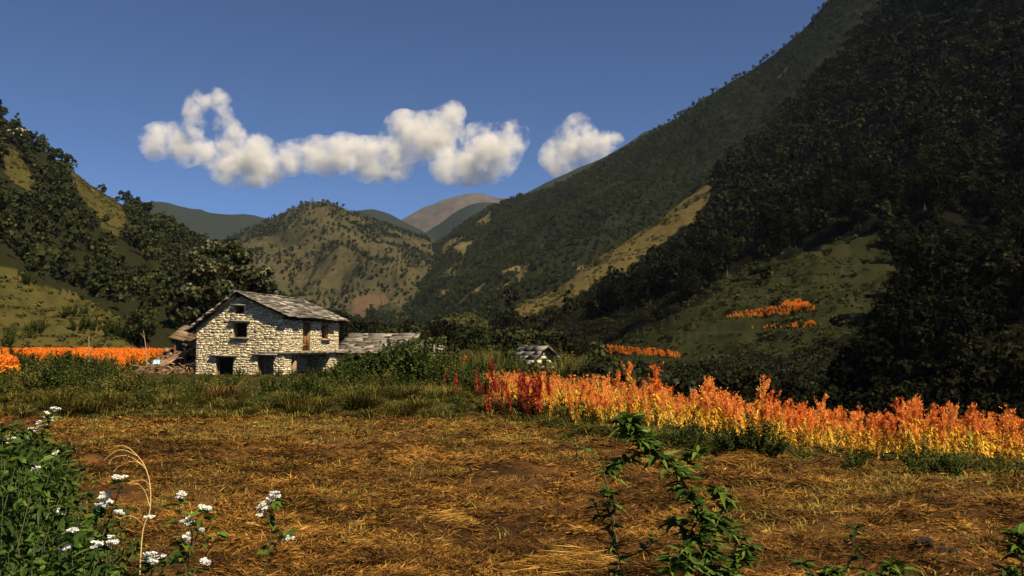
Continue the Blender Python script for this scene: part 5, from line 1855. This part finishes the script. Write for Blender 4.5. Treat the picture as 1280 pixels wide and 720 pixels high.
def path_plant(name, paths, D, label, cat, ln, wd, dens, seed, flowers=(), leafmat=M_WEEDLEAF, stemr=.005, tint=.5, per=2, fr=.03, lo=.3):
    """a plant whose stems run through given directions at its own distance; rooted in the ground"""
    r2 = np.random.default_rng(seed)
    x0 = (paths[0][0][0] - 640) / FOC * D
    O = np.array([x0, D, float(gz(x0, D))])
    e = empty(name, O, 0, label, cat)
    st, lf = MB(), MB()
    for i, pth in enumerate(paths):
        q = np.array([at(px, py, D + dd) for px, py, dd in pth])
        if i == 0 or pth[0][1] > 800: q = np.vstack([[[q[0][0], q[0][1], O[2] - .03]], q])
        q = q - O
        n = max(4, len(q) * 4)
        c = crom(q, n)
        st.tube(c, np.linspace(stemr, stemr * .35, n), 5, .5)
        ln_tot = np.linalg.norm(np.diff(c, axis=0), axis=1).sum()
        k = max(3, int(ln_tot * dens))
        t = np.sort(r2.uniform(lo if i == 0 else .1, 1, k)); t = np.append(t, [1, 1, 1])
        P = np.stack([np.interp(t * (n - 1), np.arange(n), c[:, a]) for a in range(3)], -1)
        stalk_leaves(lf, P, r2, ln, wd, per, .32, .5, tint)
    st.build('stem', [M_WEEDSTEM], e); lf.build('leaves', [leafmat], e)
    for fx, fy, fd, s in flowers:
        p = at(fx, fy, D + fd) - O
        k = int(3 + s * 3)
        b = MB()
        for j in range(k):
            sub = flower_mb(r2, fr * .55, 14)
            M = np.eye(4); M[:3, 3] = r2.normal(size=3) * fr * np.array([.75, .6, .6]) * s
            b.merge(sub, M)
        o = b.build('blossom', [M_PETAL], e); o.location = p
    return e


# tall weed in the middle of the foreground
path_plant('tall_weed', [[(915, 880, 0), (900, 740, 0), (880, 660, -.02), (852, 598, -.05), (812, 562, -.08), (790, 540, -.08), (788, 522, -.08)],
                         [(868, 640, 0), (900, 655, .05), (925, 678, .08)], [(880, 670, 0), (850, 690, -.08), (838, 715, -.1)], [(845, 590, 0), (868, 572, .06), (872, 566, .08)],
                         [(895, 720, 0), (930, 700, .08)], [(890, 700, 0), (860, 665, .06), (846, 650, .1)], [(885, 680, 0), (905, 630, .05), (898, 612, .06)], [(900, 740, 0), (872, 712, -.05), (850, 702, -.08)], [(900, 735, 0), (915, 712, .03), (938, 684, .1)], [(812, 562, 0), (775, 578, -.05), (755, 592, -.08)]],
           4.2, 'tall dark green weed with drooping leaves leaning left in the foreground centre', 'weed', .105, .013, 125, 11, per=2, lo=.25)
path_plant('tall_weed', [[(800, 900, 0), (786, 760, 0), (772, 690, 0), (762, 640, 0), (758, 612, 0)], [(770, 680, 0), (752, 650, .03), (742, 628, .05)], [(775, 700, 0), (800, 690, -.03), (815, 680, -.05)]],
           4.4, 'thinner shorter weed just left of the tall foreground weed', 'weed', .09, .011, 80, 12, per=1, lo=.3)
path_plant('tall_weed', [[(776, 900, .1), (772, 700, .1), (760, 610, .1), (742, 570, .1), (720, 556, .1), (705, 545, .1)], [(720, 556, .1), (722, 575, .1)]],
           4.7, 'slender weed twig with a few leaves at the upper left of the tall weed', 'weed', .085, .010, 9, 13, per=1, lo=.72)
# low plants at the bottom right
path_plant('leafy_weed', [[(1030, 900, 0), (1035, 760, 0), (1040, 712, 0)], [(1040, 740, 0), (1062, 705, 0), (1070, 660, 0)], [(1036, 740, 0), (1012, 712, 0), (1002, 704, 0)]],
           4.3, 'low weed at the bottom edge with thin pale stalks', 'weed', .09, .011, 55, 14, per=2, lo=.5)
path_plant('leafy_weed', [[(1100, 900, 0), (1108, 760, 0), (1114, 705, 0)], [(1110, 740, 0), (1130, 712, 0)], [(1108, 745, 0), (1085, 715, 0)]],
           4.1, 'low weed with broad pointed leaves right of the pale stalks', 'weed', .10, .012, 48, 15, per=2, lo=.5)
path_plant('leafy_weed', [[(1290, 900, 0), (1282, 760, 0), (1276, 690, 0), (1275, 668, 0)], [(1282, 730, 0), (1255, 712, 0)]],
           3.9, 'dark leafy weed cut by the right frame edge', 'weed', .10, .013, 55, 16, per=2, lo=.3)
# white flowering weeds
FW = [([[(88, 900, 0), (100, 760, 0), (122, 680, 0), (132, 640, 0)], [(112, 710, 0), (140, 640, 0), (152, 602, 0)]], 4.5, [(150, 598, 0, .9), (130, 618, 0, 1.1), (126, 632, 0, 1.0), (132, 626, 0, .9)], 'white flowering weed left of the curved dry stalk'),
      ([[(240, 900, 0), (236, 760, 0), (230, 690, 0), (224, 630, 0)], [(232, 700, 0), (250, 660, 0), (256, 638, 0)], [(234, 710, 0), (240, 670, 0), (235, 655, 0)], [(240, 720, 0), (275, 665, 0)]], 4.3,
       [(224, 619, 0, 1.2), (256, 636, 0, 1.0), (235, 650, 0, 1.0), (250, 662, 0, .4), (237, 672, 0, .7)], 'white flowering weed with large dark leaves right of the curved dry stalk'),
      ([[(325, 900, 0), (322, 760, 0), (338, 680, 0), (340, 640, 0), (342, 625, 0)], [(338, 690, 0), (352, 672, 0), (358, 672, 0)]], 4.4, [(334, 625, 0, 1.1), (344, 620, 0, .6), (326, 640, 0, .8), (360, 672, 0, .7)], 'slender white flowering weed farthest right in the group'),
      ([[(70, 900, 0), (80, 760, 0), (90, 690, 0), (94, 668, 0)], [(86, 715, 0), (118, 700, 0), (118, 684, 0)]], 4.0, [(92, 664, 0, .8), (118, 682, 0, .8), (82, 684, 0, .8), (140, 676, 0, 1.0)], 'white flowering weed low in the lower left thicket'),
      ([[(185, 900, 0), (188, 760, 0), (190, 700, 0)], [(190, 730, 0), (215, 700, 0)]], 4.1, [(188, 694, 0, 1.3), (196, 700, 0, 1.0), (255, 700, .1, 1.1), (187, 646, 0, .5), (148, 640, 0, .4)], 'creamy white flowering weed at the bottom beside the thicket'),
      ([[(30, 800, 0), (30, 640, 0), (45, 560, 0), (62, 522, 0)], [(40, 580, 0), (50, 545, 0)]], 8.0, [(62, 520, 0, 1.4), (50, 530, 0, 1.4), (40, 540, 0, 1.2), (68, 512, 0, 1.0), (12, 548, 0, 1.2)], 'white flowering weed highest at the left edge of the thicket'),
      ([[(50, 850, 0), (55, 700, 0), (62, 600, 0), (66, 568, 0)]], 5.6, [(66, 565, 0, .7), (44, 586, 0, .6), (74, 640, -.1, .7), (60, 572, 0, .4)], 'small white flowering weed in the middle of the thicket')]
for i, (pth, D, fl, lab) in enumerate(FW):
    path_plant('flowering_weed', pth, D, lab, 'flowering weed', .095, .015, 30, 30 + i, fl, tint=.55, per=1, fr=.019 * (D / 4.3) ** .5, lo=.35)
# big pointed leaves of the plant with white flowers
big = MB()


def dry_stalk():
    D = 4.5
    r2 = np.random.default_rng(9)
    x = (176 - 640) / FOC * D
    O = np.array([x, D, float(gz(x, D))])
    e = empty('dry_grass_stalk', O, 0, 'golden dry grass stalk bent in a curve beside white flowers', 'grass stalk')
    q = np.array([at(px, py, D) for px, py in ((172, 760), (178, 668), (187, 640), (188, 610), (182, 585), (172, 570), (157, 558), (142, 558))]) - O
    q = np.vstack([[[-.02, 0, -.03]], q])
    b = MB(); b.tube(crom(q, 40), np.linspace(.0032, .0009, 40), 5, .8); b.build('stem', [M_DRY2], e)
    h = MB()
    for pts in (((187, 632), (180, 612), (168, 604), (152, 608), (140, 616)), ((187, 606), (178, 600), (160, 604), (150, 612)), ((184, 588), (170, 577), (150, 582), (142, 590)), ((180, 582), (160, 570), (142, 572), (136, 580)), ((188, 618), (184, 612), (172, 615)),
                ((172, 570), (150, 562), (130, 575)), ((178, 655), (165, 645), (148, 648), (138, 650))):
        c = np.array([at(px, py, D + r2.normal() * .02) for px, py in pts]) - O
        h.tube(crom(c, 16), np.linspace(.0015, .0006, 16), 4, .9)
    h.build('seed_strands', [M_DRY2], e)


M_DRY2 = foliage('golden_stalk', [(.35, .18, .05), (.55, .32, .10), (.68, .46, .18)], transl=0)
dry_stalk()
